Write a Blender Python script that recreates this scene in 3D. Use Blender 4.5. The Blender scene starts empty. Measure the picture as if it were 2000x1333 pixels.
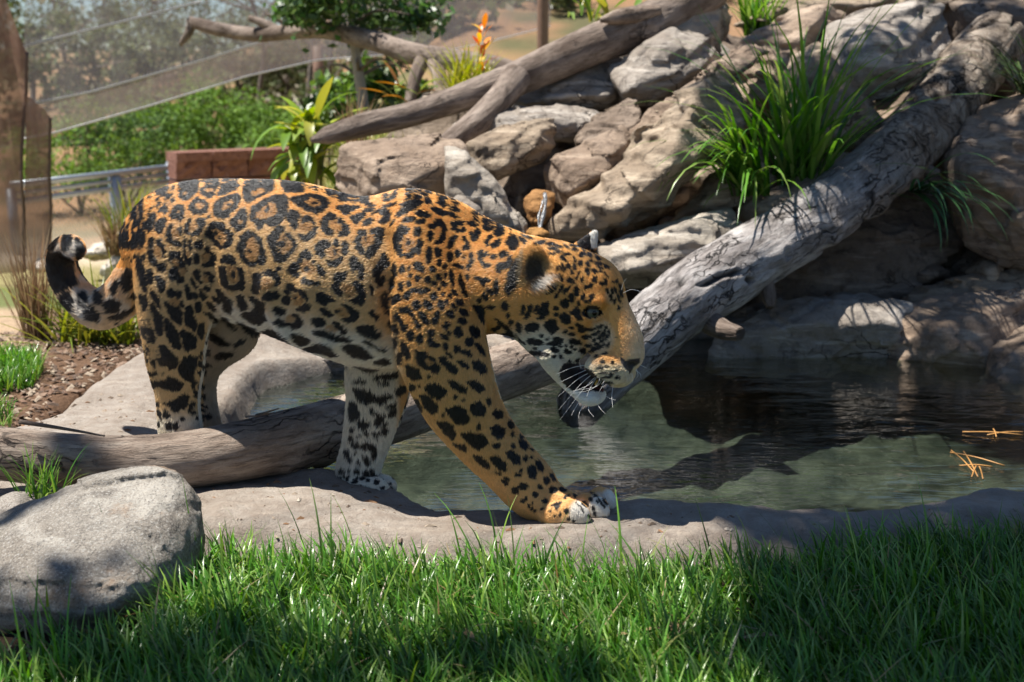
import bpy, math, random
import numpy as np
from mathutils import Vector, Matrix
R = math.radians
rng = np.random.default_rng(7)
random.seed(7)
sc = bpy.context.scene
COL = sc.collection

# ------------------------------------------------------------------ camera, sky, sun, exposure
LENS = 40.0; FPX = 2000 * LENS / 36.0; CAMZ = 0.95; PITCH = math.atan2(516.5, FPX)
cam_d = bpy.data.cameras.new('camera'); cam = bpy.data.objects.new('camera', cam_d); COL.objects.link(cam)
cam_d.lens = LENS; cam_d.sensor_width = 36.0; cam_d.clip_start = 0.05; cam_d.clip_end = 2000
cam.location = (0, 0, CAMZ); cam.rotation_euler = (math.pi / 2 - PITCH, 0, 0)
cam_d.dof.use_dof = True; cam_d.dof.focus_distance = 2.55; cam_d.dof.aperture_fstop = 4.0
sc.camera = cam
SUN = np.array([0.42, -0.03, -1.0]); SUN /= np.linalg.norm(SUN)      # direction the light travels
sun_d = bpy.data.lights.new('sun', 'SUN'); sun = bpy.data.objects.new('sun', sun_d); COL.objects.link(sun)
sun_d.energy = 5.0; sun_d.angle = R(0.53); sun_d.color = (1.0, 0.955, 0.88)
sun.rotation_euler = Vector(SUN.tolist()).to_track_quat('-Z', 'Y').to_euler()
world = bpy.data.worlds.new('World'); sc.world = world; world.use_nodes = True
wn = world.node_tree; wn.nodes.clear()
wo = wn.nodes.new('ShaderNodeOutputWorld'); wb = wn.nodes.new('ShaderNodeBackground'); sky = wn.nodes.new('ShaderNodeTexSky')
sky.sky_type = 'NISHITA'; sky.sun_disc = False
sky.sun_elevation = math.asin(-SUN[2]); sky.sun_rotation = math.atan2(-SUN[0], -SUN[1])
sky.dust_density = 0.15; sky.ozone_density = 4.0; sky.altitude = 600
wb.inputs['Strength'].default_value = 0.056
wn.links.new(sky.outputs[0], wb.inputs[0]); wn.links.new(wb.outputs[0], wo.inputs[0])
sc.view_settings.view_transform = 'Standard'; sc.view_settings.look = 'None'
sc.view_settings.exposure = 0.92; sc.view_settings.gamma = 1.0; sc.view_settings.use_curve_mapping = False
sc.render.engine = 'CYCLES'
sc.cycles.use_denoising = True; sc.cycles.max_bounces = 8; sc.cycles.transparent_max_bounces = 16
sc.cycles.diffuse_bounces = 3; sc.cycles.glossy_bounces = 4; sc.cycles.transmission_bounces = 6
sc.cycles.caustics_reflective = False; sc.cycles.caustics_refractive = False
sc.cycles_curves.shape = 'RIBBONS' if hasattr(sc, 'cycles_curves') else None

# ------------------------------------------------------------------ placing things: rays through the camera
CP, SP = math.cos(PITCH), math.sin(PITCH)
def ray(px, py):
    u = (np.asarray(px, float) - 1000) / FPX; v = (666.5 - np.asarray(py, float)) / FPX
    return np.stack([u + 0 * v, CP + v * SP, -SP + v * CP + 0 * u], -1)
def PY(px, py, Y):                       # point at distance Y down range
    r = ray(px, py); t = np.asarray(Y) / r[..., 1]
    return np.array([0, 0, CAMZ]) + r * np.asarray(t)[..., None]
def PZ(px, py, z=0.0):                   # point on the level z
    r = ray(px, py); t = (z - CAMZ) / r[..., 2]
    return np.array([0, 0, CAMZ]) + r * np.asarray(t)[..., None]
def proj(p):                             # world -> photograph pixels
    q = np.asarray(p) - np.array([0, 0, CAMZ])
    d = q[..., 1] * CP - q[..., 2] * SP; up = q[..., 1] * SP + q[..., 2] * CP
    return np.stack([1000 + FPX * q[..., 0] / d, 666.5 - FPX * up / d], -1)
def sstep(a, b, x):
    t = np.clip((np.asarray(x, float) - a) / (b - a), 0, 1); return t * t * (3 - 2 * t)

def poly_sd(P, V):
    """signed distance (negative inside) of points P to the closed polygon V"""
    d = np.full(len(P), 1e9); ins = np.zeros(len(P), bool)
    for a, b in zip(V, np.roll(V, -1, 0)):
        e = b - a; w = P - a; t = np.clip((w @ e) / max(e @ e, 1e-9), 0, 1); d = np.minimum(d, ((w - t[:, None] * e) ** 2).sum(1))
        c = (a[1] <= P[:, 1]) != (b[1] <= P[:, 1])
        with np.errstate(divide='ignore', invalid='ignore'):
            ins ^= c & (P[:, 0] < a[0] + (P[:, 1] - a[1]) / (b[1] - a[1]) * e[0])
    d = np.sqrt(d); return np.where(ins, -d, d)

def mixc(a, b, t): return a + (np.asarray(b) - a) * np.asarray(t)[:, None]

# ------------------------------------------------------------------ noise
_perm = np.random.default_rng(3).permutation(256); _perm = np.concatenate([_perm, _perm, _perm])
_grad = np.random.default_rng(4).normal(size=(256, 3)); _grad /= np.linalg.norm(_grad, axis=1)[:, None]
def perlin(p):
    p = np.asarray(p, float); i = np.floor(p).astype(np.int64); f = p - i; i &= 255
    w = f * f * f * (f * (f * 6 - 15) + 10); out = 0
    for dx in (0, 1):
        for dy in (0, 1):
            for dz in (0, 1):
                h = _perm[_perm[_perm[i[..., 0] + dx] + i[..., 1] + dy] + i[..., 2] + dz]
                g = _grad[h]; d = f - np.array([dx, dy, dz])
                wt = (w[..., 0] if dx else 1 - w[..., 0]) * (w[..., 1] if dy else 1 - w[..., 1]) * (w[..., 2] if dz else 1 - w[..., 2])
                out = out + wt * (g * d).sum(-1)
    return out * 1.6
def fbm(p, oct=4, gain=0.5, lac=2.03):
    p = np.asarray(p, float); a = 1.0; s = 0
    for k in range(oct):
        s = s + a * perlin(p + 17.3 * k); p = p * lac; a *= gain
    return s
def ridged(p, oct=3):
    p = np.asarray(p, float); a = 1.0; s = 0
    for k in range(oct):
        s = s + a * (1 - np.abs(perlin(p + 9.1 * k)) * 2.2); p = p * 2.1; a *= 0.5
    return s

# ------------------------------------------------------------------ objects
def tag(o, label=None, cat=None, group=None, kind=None):
    if label: o['label'] = label
    if cat: o['category'] = cat
    if group: o['group'] = group
    if kind: o['kind'] = kind
    return o
def empty(name, loc, label=None, cat=None, group=None):
    o = bpy.data.objects.new(name, None); COL.objects.link(o); o.location = tuple(float(v) for v in loc)
    o.empty_display_size = 0.1
    return tag(o, label, cat, group)
def make_mesh(name, v, f, smooth=True):
    v = np.ascontiguousarray(v, dtype=np.float32); me = bpy.data.meshes.new(name)
    if isinstance(f, np.ndarray):
        n, k = f.shape
        me.vertices.add(len(v)); me.vertices.foreach_set('co', v.ravel())
        me.loops.add(n * k); me.loops.foreach_set('vertex_index', np.ascontiguousarray(f, dtype=np.int32).ravel())
        me.polygons.add(n); me.polygons.foreach_set('loop_start', np.arange(0, n * k, k, dtype=np.int32))
        me.polygons.foreach_set('loop_total', np.full(n, k, dtype=np.int32))
    else:
        me.from_pydata([tuple(map(float, q)) for q in v], [], [tuple(int(i) for i in q) for q in f])
    me.polygons.foreach_set('use_smooth', np.full(len(me.polygons), smooth, dtype=bool))
    me.update(calc_edges=True); me.validate()
    return me
def obj(name, v, f, mat, parent=None, smooth=True, loc=None):
    """link one mesh object; with a parent or a loc the vertices are given in world space and stored relative to it"""
    v = np.asarray(v, float)
    base = np.zeros(3)
    if parent is not None:
        q = parent
        while q is not None: base = base + np.array(q.location); q = q.parent
    if loc is not None: v = v - np.asarray(loc)
    me = make_mesh(name, v - base if loc is None else v, f, smooth)
    o = bpy.data.objects.new(name, me); COL.objects.link(o)
    if loc is not None: o.location = tuple(np.asarray(loc, float) - base)
    if parent is not None: o.parent = parent
    if mat: me.materials.append(mat)
    return o
def fattr(o, name, data):
    data = np.ascontiguousarray(data, dtype=np.float32)
    if data.ndim == 2:
        a = o.data.attributes.new(name, 'FLOAT_COLOR', 'POINT'); c = np.ones((len(data), 4), np.float32); c[:, :3] = data
        a.data.foreach_set('color', c.ravel())
    else:
        a = o.data.attributes.new(name, 'FLOAT', 'POINT'); a.data.foreach_set('value', data)
def spline(pts, n):
    """Catmull-Rom through rows of pts, n samples per span"""
    p = np.asarray(pts, float); q = np.vstack([2 * p[0] - p[1], p, 2 * p[-1] - p[-2]]); out = []
    t = np.linspace(0, 1, n, endpoint=False)[:, None]
    for i in range(1, len(q) - 2):
        a, b, c, d = q[i - 1], q[i], q[i + 1], q[i + 2]
        out.append(0.5 * (2 * b + (c - a) * t + (2 * a - 5 * b + 4 * c - d) * t ** 2 + (3 * b - a - 3 * c + d) * t ** 3))
    out.append(p[-1:]); return np.vstack(out)
def frames(c):
    T = np.gradient(c, axis=0); T /= np.linalg.norm(T, axis=1)[:, None] + 1e-12
    ref = np.array([0, 0, 1.0]) if abs(T[0, 2]) < 0.9 else np.array([1.0, 0, 0])
    N = np.zeros_like(T); n = ref - T[0] * (ref @ T[0])
    for i in range(len(T)):
        n = n - T[i] * (n @ T[i]); n /= np.linalg.norm(n); N[i] = n
    return T, N, np.cross(T, N)
def tube(c, r, sides=8, cap=True, base=0):
    c = np.asarray(c, float); r = np.broadcast_to(np.asarray(r, float), (len(c),)); T, N, B = frames(c)
    a = np.arange(sides) / sides * 2 * math.pi
    v = (c[:, None] + r[:, None, None] * (np.cos(a)[None, :, None] * N[:, None] + np.sin(a)[None, :, None] * B[:, None])).reshape(-1, 3)
    f = []
    i = np.arange(len(c) - 1)[:, None] * sides; j = np.arange(sides)[None]; k = (j + 1) % sides
    f = np.stack([i + j, i + k, i + sides + k, i + sides + j], -1).reshape(-1, 4)
    if cap:
        v = np.vstack([v, c[:1], c[-1:]]); n0 = len(v) - 2; L = (len(c) - 1) * sides; j = np.arange(sides); k = (j + 1) % sides
        f = np.vstack([f, np.stack([k, j, np.full(sides, n0), np.full(sides, n0)], -1), np.stack([L + j, L + k, np.full(sides, n0 + 1), np.full(sides, n0 + 1)], -1)])
        f = [tuple(dict.fromkeys(q)) for q in f.tolist()]
        f = [tuple(x + base for x in q) for q in f]
    else:
        f = (f + base).tolist(); f = [tuple(q) for q in f]
    return v, f
class MB:
    def __init__(s): s.v = []; s.f = []; s.n = 0
    def add(s, v, f):
        s.v.append(np.asarray(v, float)); s.f += [tuple(int(i) + s.n for i in q) for q in f]; s.n += len(v); return s
    def tube(s, c, r, sides=6, cap=True): return s.add(*tube(c, r, sides, cap))
    def box(s, lo, hi, M=None):
        lo = np.asarray(lo, float); hi = np.asarray(hi, float)
        v = np.array([[(lo, hi)[i][0], (lo, hi)[j][1], (lo, hi)[k][2]] for i in (0, 1) for j in (0, 1) for k in (0, 1)])
        if M is not None: v = v @ np.asarray(M)[:3, :3].T + np.asarray(M)[:3, 3]
        return s.add(v, [(0, 1, 3, 2), (4, 6, 7, 5), (0, 4, 5, 1), (2, 3, 7, 6), (0, 2, 6, 4), (1, 5, 7, 3)])
    def build(s, name, mat, parent=None, smooth=False, loc=None): return obj(name, np.vstack(s.v), s.f, mat, parent, smooth, loc)

# ------------------------------------------------------------------ surface nets: a scalar grid to a closed quad mesh
def surface_nets(D, org, h):
    nx, ny, nz = D.shape; S = D < 0
    c = [S[dx:nx - 1 + dx, dy:ny - 1 + dy, dz:nz - 1 + dz] for dx in (0, 1) for dy in (0, 1) for dz in (0, 1)]
    anyc = c[0].copy(); allc = c[0].copy()
    for q in c[1:]: anyc |= q; allc &= q
    act = anyc & ~allc; idx = np.argwhere(act)
    ids = np.full(act.shape, -1, np.int32); ids[act] = np.arange(len(idx), dtype=np.int32)
    off = np.array([[dx, dy, dz] for dx in (0, 1) for dy in (0, 1) for dz in (0, 1)])
    val = np.stack([D[idx[:, 0] + o[0], idx[:, 1] + o[1], idx[:, 2] + o[2]] for o in off], 1)
    acc = np.zeros((len(idx), 3)); cnt = np.zeros(len(idx))
    for a in range(8):
        for b in range(a + 1, 8):
            d = off[b] - off[a]
            if np.abs(d).sum() != 1: continue
            va, vb = val[:, a], val[:, b]; m = (va < 0) != (vb < 0)
            t = va[m] / (va[m] - vb[m]); acc[m] += off[a] + t[:, None] * d; cnt[m] += 1
    v = org + h * (idx + acc / cnt[:, None])
    F = []
    for ax in range(3):
        sl0 = [slice(None)] * 3; sl1 = [slice(None)] * 3; sl0[ax] = slice(0, -1); sl1[ax] = slice(1, None)
        a, b = S[tuple(sl0)], S[tuple(sl1)]
        e = np.argwhere(a != b); u, w = [k for k in range(3) if k != ax]
        e = e[(e[:, u] > 0) & (e[:, w] > 0) & (e[:, u] < D.shape[u] - 1) & (e[:, w] < D.shape[w] - 1)]
        inside = a[e[:, 0], e[:, 1], e[:, 2]]
        def at(du, dw):
            q = e.copy(); q[:, u] += du; q[:, w] += dw; return ids[q[:, 0], q[:, 1], q[:, 2]]
        f = np.stack([at(-1, -1), at(0, -1), at(0, 0), at(-1, 0)], 1)
        flip = inside if ax != 1 else ~inside
        f[~flip] = f[~flip][:, ::-1]
        F.append(f)
    return v, np.vstack(F)
def laplacian(v, f, it=2, lam=0.5):
    e = np.vstack([f[:, [i, (i + 1) % f.shape[1]]] for i in range(f.shape[1])]); e = np.vstack([e, e[:, ::-1]])
    cnt = np.bincount(e[:, 0], minlength=len(v))[:, None]
    for _ in range(it):
        m = np.stack([np.bincount(e[:, 0], weights=v[e[:, 1], k], minlength=len(v)) for k in range(3)], 1) / np.maximum(cnt, 1)
        v = v + lam * (m - v)
    return v
def vnormals(v, f):
    a = v[f[:, 2]] - v[f[:, 0]]; b = v[f[:, 3 % f.shape[1]]] - v[f[:, 1]] if f.shape[1] == 4 else v[f[:, 1]] - v[f[:, 0]]
    n = np.cross(a, b) if f.shape[1] == 4 else np.cross(b, a)
    out = np.zeros_like(v)
    for k in range(f.shape[1]):
        for c in range(3): out[:, c] += np.bincount(f[:, k], weights=n[:, c], minlength=len(v))
    return out / (np.linalg.norm(out, axis=1)[:, None] + 1e-12)

# ------------------------------------------------------------------ materials
class Mat:
    def __init__(s, name):
        s.m = bpy.data.materials.new(name); s.m.use_nodes = True; s.t = s.m.node_tree; s.t.nodes.clear()
        s.out = s.n('OutputMaterial')
    def n(s, kind, **kw):
        q = s.t.nodes.new('ShaderNode' + kind)
        for k, v in kw.items():
            if k in q.inputs: 
                s.set(q.inputs[k], v)
            else: setattr(q, k, v)
        return q
    def set(s, inp, v):
        if isinstance(v, bpy.types.NodeSocket): s.t.links.new(v, inp)
        elif isinstance(v, (tuple, list)) and len(v) == 3 and inp.type == 'RGBA': inp.default_value = (*v, 1)
        else: inp.default_value = v
    def link(s, a, b): s.t.links.new(a, b)
    def noise(s, vec=None, scale=5, detail=5, rough=0.55, dist=0.0):
        q = s.n('TexNoise'); q.inputs['Scale'].default_value = scale; q.inputs['Detail'].default_value = detail
        q.inputs['Roughness'].default_value = rough; q.inputs['Distortion'].default_value = dist
        if vec is not None: s.link(vec, q.inputs['Vector'])
        return q.outputs['Fac']
    def ramp(s, fac, stops, interp='LINEAR'):
        q = s.n('ValToRGB'); s.link(fac, q.inputs[0]); cr = q.color_ramp; cr.interpolation = interp
        while len(cr.elements) < len(stops): cr.elements.new(0.5)
        for e, (p, c) in zip(cr.elements, stops):
            e.position = p; e.color = (*c, 1) if isinstance(c, (tuple, list)) else (c, c, c, 1)
        return q.outputs[0]
    def mix(s, fac, a, b, blend='MIX'):
        q = s.n('Mix', data_type='RGBA', blend_type=blend)
        for i, x in ((0, fac), (6, a), (7, b)): s.set(q.inputs[i], x)
        return q.outputs[2]
    def math(s, op, a, b=0.0, c=None):
        q = s.n('Math', operation=op); s.set(q.inputs[0], a); s.set(q.inputs[1], b)
        if c is not None: s.set(q.inputs[2], c)
        return q.outputs[0]
    def coord(s, kind='Object'): return s.n('TexCoord').outputs[kind]
    def attr(s, name, what='Color'):
        q = s.n('Attribute'); q.attribute_name = name; return q.outputs[what]
    def mapping(s, vec, scale=(1, 1, 1), rot=(0, 0, 0)):
        q = s.n('Mapping'); s.link(vec, q.inputs[0]); q.inputs['Scale'].default_value = scale; q.inputs['Rotation'].default_value = rot
        return q.outputs[0]
    def bump(s, h, strength=0.5, dist=0.01, normal=None):
        q = s.n('Bump'); s.link(h, q.inputs['Height']); q.inputs['Strength'].default_value = strength; q.inputs['Distance'].default_value = dist
        if normal is not None: s.link(normal, q.inputs['Normal'])
        return q.outputs[0]
    def bsdf(s, color, rough=0.7, normal=None, spec=0.5, **kw):
        q = s.n('BsdfPrincipled'); s.set(q.inputs['Base Color'], color); s.set(q.inputs['Roughness'], rough)
        q.inputs['Specular IOR Level'].default_value = spec
        if normal is not None: s.link(normal, q.inputs['Normal'])
        for k, v in kw.items(): s.set(q.inputs[k.replace('_', ' ')], v)
        s.link(q.outputs[0], s.out.inputs[0]); return q
def plain(name, color, rough=0.7, spec=0.5, var=0.0, scale=8, **kw):
    m = Mat(name)
    if var:
        f = m.noise(m.coord(), scale, 6)
        c = m.mix(f, tuple(x * (1 - var) for x in color), tuple(min(1, x * (1 + var)) for x in color))
        m.bsdf(c, rough, m.bump(f, 0.3, 0.01), spec, **kw)
    else: m.bsdf(color, rough, None, spec, **kw)
    return m.m
def leafmat(name, attr='Col', gloss=0.45, trans=0.35):
    """leaf: diffuse + glossy with light let through, colour per leaf from the mesh"""
    m = Mat(name); c = m.attr(attr)
    p = m.n('BsdfPrincipled'); m.link(c, p.inputs['Base Color']); p.inputs['Roughness'].default_value = gloss
    t = m.n('BsdfTranslucent'); hs = m.n('HueSaturation'); m.link(c, hs.inputs['Color']); hs.inputs['Value'].default_value = 1.5; hs.inputs['Saturation'].default_value = 1.1; hs.inputs['Hue'].default_value = 0.49
    m.link(hs.outputs[0], t.inputs[0])
    x = m.n('MixShader'); x.inputs[0].default_value = trans
    m.link(p.outputs[0], x.inputs[1]); m.link(t.outputs[0], x.inputs[2]); m.link(x.outputs[0], m.out.inputs[0])
    return m.m
# ------------------------------------------------------------------ the setting: ground, pool basin, water
def ring(pts, z=0.0): return np.array([PZ(a, b, z) for a, b in pts])[:, :2]
POOL = ring([(392, 860), (425, 800), (462, 762), (500, 722), (640, 690), (900, 665), (1200, 632), (1450, 625), (1750, 625), (2150, 640), (2500, 690), (2500, 900),
             (2100, 940), (2000, 948), (1900, 957), (1800, 977), (1720, 992), (1640, 998), (1500, 992), (1400, 984), (1200, 979), (1000, 981), (860, 966), (810, 948), (765, 922), (690, 908), (610, 912), (520, 903), (440, 888)])
BASIN = ring([(-420, 930), (-120, 870), (20, 832), (95, 772), (225, 697), (285, 652), (350, 630), (520, 600), (1000, 560), (1500, 540), (2300, 540), (2800, 700), (2800, 1000),
              (2050, 1042), (1800, 1060), (1500, 1088), (1200, 1108), (900, 1092), (600, 1082), (380, 1070), (150, 1090), (-200, 1150), (-420, 1160)])
def ratio(x, y): return 1000 + FPX * x / np.maximum(y, 0.3)          # bearing, as a photograph column
def ground_z(x, y):
    rx = ratio(x, y); w = sstep(560, 700, rx)
    left = -0.03 - 0.094 * np.clip(y - 4, 0, 8) + 0.045 * np.clip(y - 14.5, 0, 90)
    right = -0.03 + 0.62 * sstep(4.3, 6.4, y) + 0.05 * np.clip(y - 6.4, 0, 6) + 0.21 * np.clip(y - 12, 0, 90)
    wf = sstep(520, 950, rx); w = w + (wf - w) * sstep(10, 18, y)
    z = left + (right - left) * w
    return z + 0.02 * fbm(np.stack([x * .9, y * .9, 0 * x], -1), 3) * sstep(2, 6, y) + 0.35 * fbm(np.stack([x * .12, y * .12, 0 * x + 5], -1), 3) * sstep(14, 30, y)
def grid_obj(name, xs, ys, zf, mat):
    X_, Y2 = np.meshgrid(xs, ys, indexing='ij'); Z_ = zf(X_.ravel(), Y2.ravel())
    v = np.stack([X_.ravel(), Y2.ravel(), Z_], 1); nx, ny = len(xs), len(ys)
    i = np.arange(nx - 1)[:, None] * ny; j = np.arange(ny - 1)[None]
    f = np.stack([i + j, i + ny + j, i + ny + j + 1, i + j + 1], -1).reshape(-1, 4)
    return obj(name, v, f, mat), v
# ground sheet
gm = Mat('earth'); gc = gm.coord()
n1 = gm.noise(gc, 9, 8, .65); n2 = gm.noise(gc, 60, 6, .7)
c = gm.mix(n1, gm.attr('Col'), gm.mix(1.0, gm.attr('Col'), (1.5, 1.45, 1.35), 'MULTIPLY')); c = gm.mix(gm.ramp(n2, [(.35, .0), (.7, .75)]), c, gm.mix(1.0, c, (.45, .42, .38), 'MULTIPLY'))
gm.bsdf(c, .95, gm.bump(n2, .8, .02, gm.bump(n1, .6, .04)), .15)
t_ = np.linspace(-6.0, 6.0, 281); xs = 0.75 * np.sinh(t_) ; ty = np.linspace(-3.2, 5.9, 281); ys = 3.2 + 0.9 * np.sinh(ty)
def gz_full(x, y):
    sd = poly_sd(np.stack([x, y], 1), BASIN); return ground_z(x, y) - 0.75 * sstep(.02, .16, -sd)
ground, gv = grid_obj('ground', xs, ys, gz_full, gm.m); tag(ground, kind='structure')
gx, gy = gv[:, 0], gv[:, 1]; rx = ratio(gx, gy); q3 = np.stack([gx, gy, 0 * gx], 1)
MULCH = np.array([.155, .095, .062]); SAND = np.array([.44, .33, .23]); DRY = np.array([.27, .24, .115]); HILL = np.array([.27, .165, .095]); SCRUB = np.array([.11, .105, .055]); LAWNG = np.array([.09, .15, .035]); TANW = np.array([.52, .44, .34])
colr = np.broadcast_to(MULCH, gv.shape).copy()
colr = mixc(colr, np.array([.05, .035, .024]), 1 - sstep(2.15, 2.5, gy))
sandm = (1 - sstep(20, 75, rx)) * sstep(3.9, 4.3, gy) * (1 - sstep(6.4, 6.9, gy)); colr = mixc(colr, SAND, sandm)
farl = sstep(5.2, 6.5, gy); colr = mixc(colr, DRY, farl * (1 - sandm)); colr = mixc(colr, LAWNG, (1 - sstep(60, 260, rx)) * sstep(5.3, 5.7, gy) * (1 - sstep(6.6, 7.0, gy)) * .8)
colr = mixc(colr, TANW, sstep(8, 9.5, gy) * (1 - sstep(420, 520, rx)) * (1 - sstep(13.5, 15, gy)))
colr = mixc(colr, np.array([.30, .30, .10]), sstep(600, 640, rx) * sstep(4.8, 5.2, gy) * (1 - sstep(7.5, 9, gy)) * .9)
hm_ = sstep(9, 15, gy); colr = mixc(colr, mixc(np.broadcast_to(HILL, gv.shape), SCRUB, sstep(-.1, .35, fbm(q3 * .45, 4))), hm_)
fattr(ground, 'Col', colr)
# sculpted rock basin round the pool
bm_ = Mat('sculpted_rock'); bc = bm_.coord()
a1 = bm_.noise(bc, 2.2, 8, .6, .4); a2 = bm_.noise(bc, 22, 8, .7); a3 = bm_.noise(bm_.mapping(bc, (6, 26, 26), (0, 0, .5)), 1.0, 6, .6); a4 = bm_.noise(bc, 160, 4, .7)
c = bm_.ramp(a1, [(.3, (.28, .235, .19)), (.5, (.37, .32, .27)), (.72, (.46, .41, .355))])
c = bm_.mix(bm_.ramp(a2, [(.36, 0.0), (.62, .55)]), c, (.21, .155, .115)); c = bm_.mix(bm_.ramp(a3, [(.52, 0.0), (.7, .4)]), c, (.50, .42, .34)); c = bm_.mix(bm_.ramp(a4, [(.58, 0.), (.72, .5)]), c, (.13, .10, .08))
wet = bm_.attr('wet', 'Fac'); c = bm_.mix(wet, c, bm_.mix(bm_.ramp(bm_.noise(bc, 7, 6, .65), [(.38, 0.0), (.62, 1.0)]), (.045, .05, .038), (.15, .148, .112)))
rr = bm_.ramp(wet, [(0, .85), (.5, .35), (1, .6)])
bm_.bsdf(c, rr, bm_.bump(bm_.noise(bc, 70, 7, .75), .7, .008, bm_.bump(a4, .5, .006, bm_.bump(a2, .8, .022, bm_.bump(a3, .4, .012)))), .3)
def basin_z(x, y):
    p = np.stack([x, y], 1); sp = poly_sd(p, POOL); sb = poly_sd(p, BASIN); q = np.stack([x, y, 0 * x], 1)
    sp = sp + .025 * fbm(q * 3.5, 3)
    lump = .018 * fbm(q * 2.1, 4) + .006 * fbm(q * 11, 3)
    slab = 0.05 * (1 - sstep(-.62, -.30, x + .28 * (y - 2.9))) * sstep(2.55, 2.85, y)
    z = lump + slab - .028 * sstep(.22, .02, sp) * (1 - sstep(.0, .3, x)) - .085 * sstep(.005, -.06, sp) - .27 * sstep(.02, -.45, sp) + .03 * fbm(q * 5 + 3, 3) * sstep(-.05, -.3, sp)
    z = z - .16 * sstep(-.17, .0, sb) - .05 * sstep(.0, .08, sb)
    return z
bx = np.arange(-2.3, 3.4, .016); by = np.arange(1.95, 5.5, .016)
basin, bv = grid_obj('rock_pool_basin', bx, by, basin_z, bm_.m); tag(basin, kind='structure')
keepm = poly_sd(bv[:, :2], BASIN) < .06
fq = np.array([p.vertices[:] for p in []]) if False else None
me = basin.data; fl = np.empty(len(me.loops), np.int32); me.loops.foreach_get('vertex_index', fl); fl = fl.reshape(-1, 4); fl = fl[keepm[fl].all(1)]
used = np.unique(fl); remap = np.full(len(bv), -1); remap[used] = np.arange(len(used)); bv = bv[used]; fl = remap[fl]
nm = make_mesh('rock_pool_basin', bv, fl); nm.materials.append(bm_.m); basin.data = nm; bpy.data.meshes.remove(me)
WATERZ = -0.066
fattr(basin, 'wet', sstep(WATERZ + .018, WATERZ - .012, bv[:, 2]) * (poly_sd(bv[:, :2], POOL) < .12))
# water sheet
wm = Mat('pool_water'); wc = wm.coord()
w1 = wm.noise(wm.mapping(wc, (5, 15, 1), (0, 0, .12)), 1.0, 3, .5, .6); w2 = wm.noise(wm.mapping(wc, (18, 55, 1), (0, 0, -.1)), 1.0, 3, .5); w3 = wm.noise(wc, 2.2, 2, .5)
hgt = wm.math('ADD', wm.math('MULTIPLY', w1, wm.ramp(w3, [(.40, .15), (.62, 1.0)])), wm.math('MULTIPLY', w2, .12))
wb_ = wm.bump(hgt, .6, .018)
gl = wm.n('BsdfGlossy'); gl.inputs['Roughness'].default_value = .012; wm.link(wb_, gl.inputs['Normal']); gl.inputs['Color'].default_value = (.93, .95, .95, 1)
tr = wm.n('BsdfTransparent'); tr.inputs[0].default_value = (.64, .73, .68, 1)
fr = wm.n('Fresnel'); fr.inputs['IOR'].default_value = 1.36; wm.link(wb_, fr.inputs['Normal'])
mx = wm.n('MixShader'); wm.link(wm.math('MULTIPLY', fr.outputs[0], 2.1), mx.inputs[0]); wm.link(tr.outputs[0], mx.inputs[1]); wm.link(gl.outputs[0], mx.inputs[2]); wm.link(mx.outputs[0], wm.out.inputs[0])
x0, x1, y0, y1 = POOL[:, 0].min() - .05, POOL[:, 0].max() + .05, POOL[:, 1].min() - .05, POOL[:, 1].max() + .1
water = obj('water', [(x0, y0, WATERZ), (x1, y0, WATERZ), (x1, y1, WATERZ), (x0, y1, WATERZ)], [(0, 1, 2, 3)], wm.m); tag(water, kind='structure')

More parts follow.
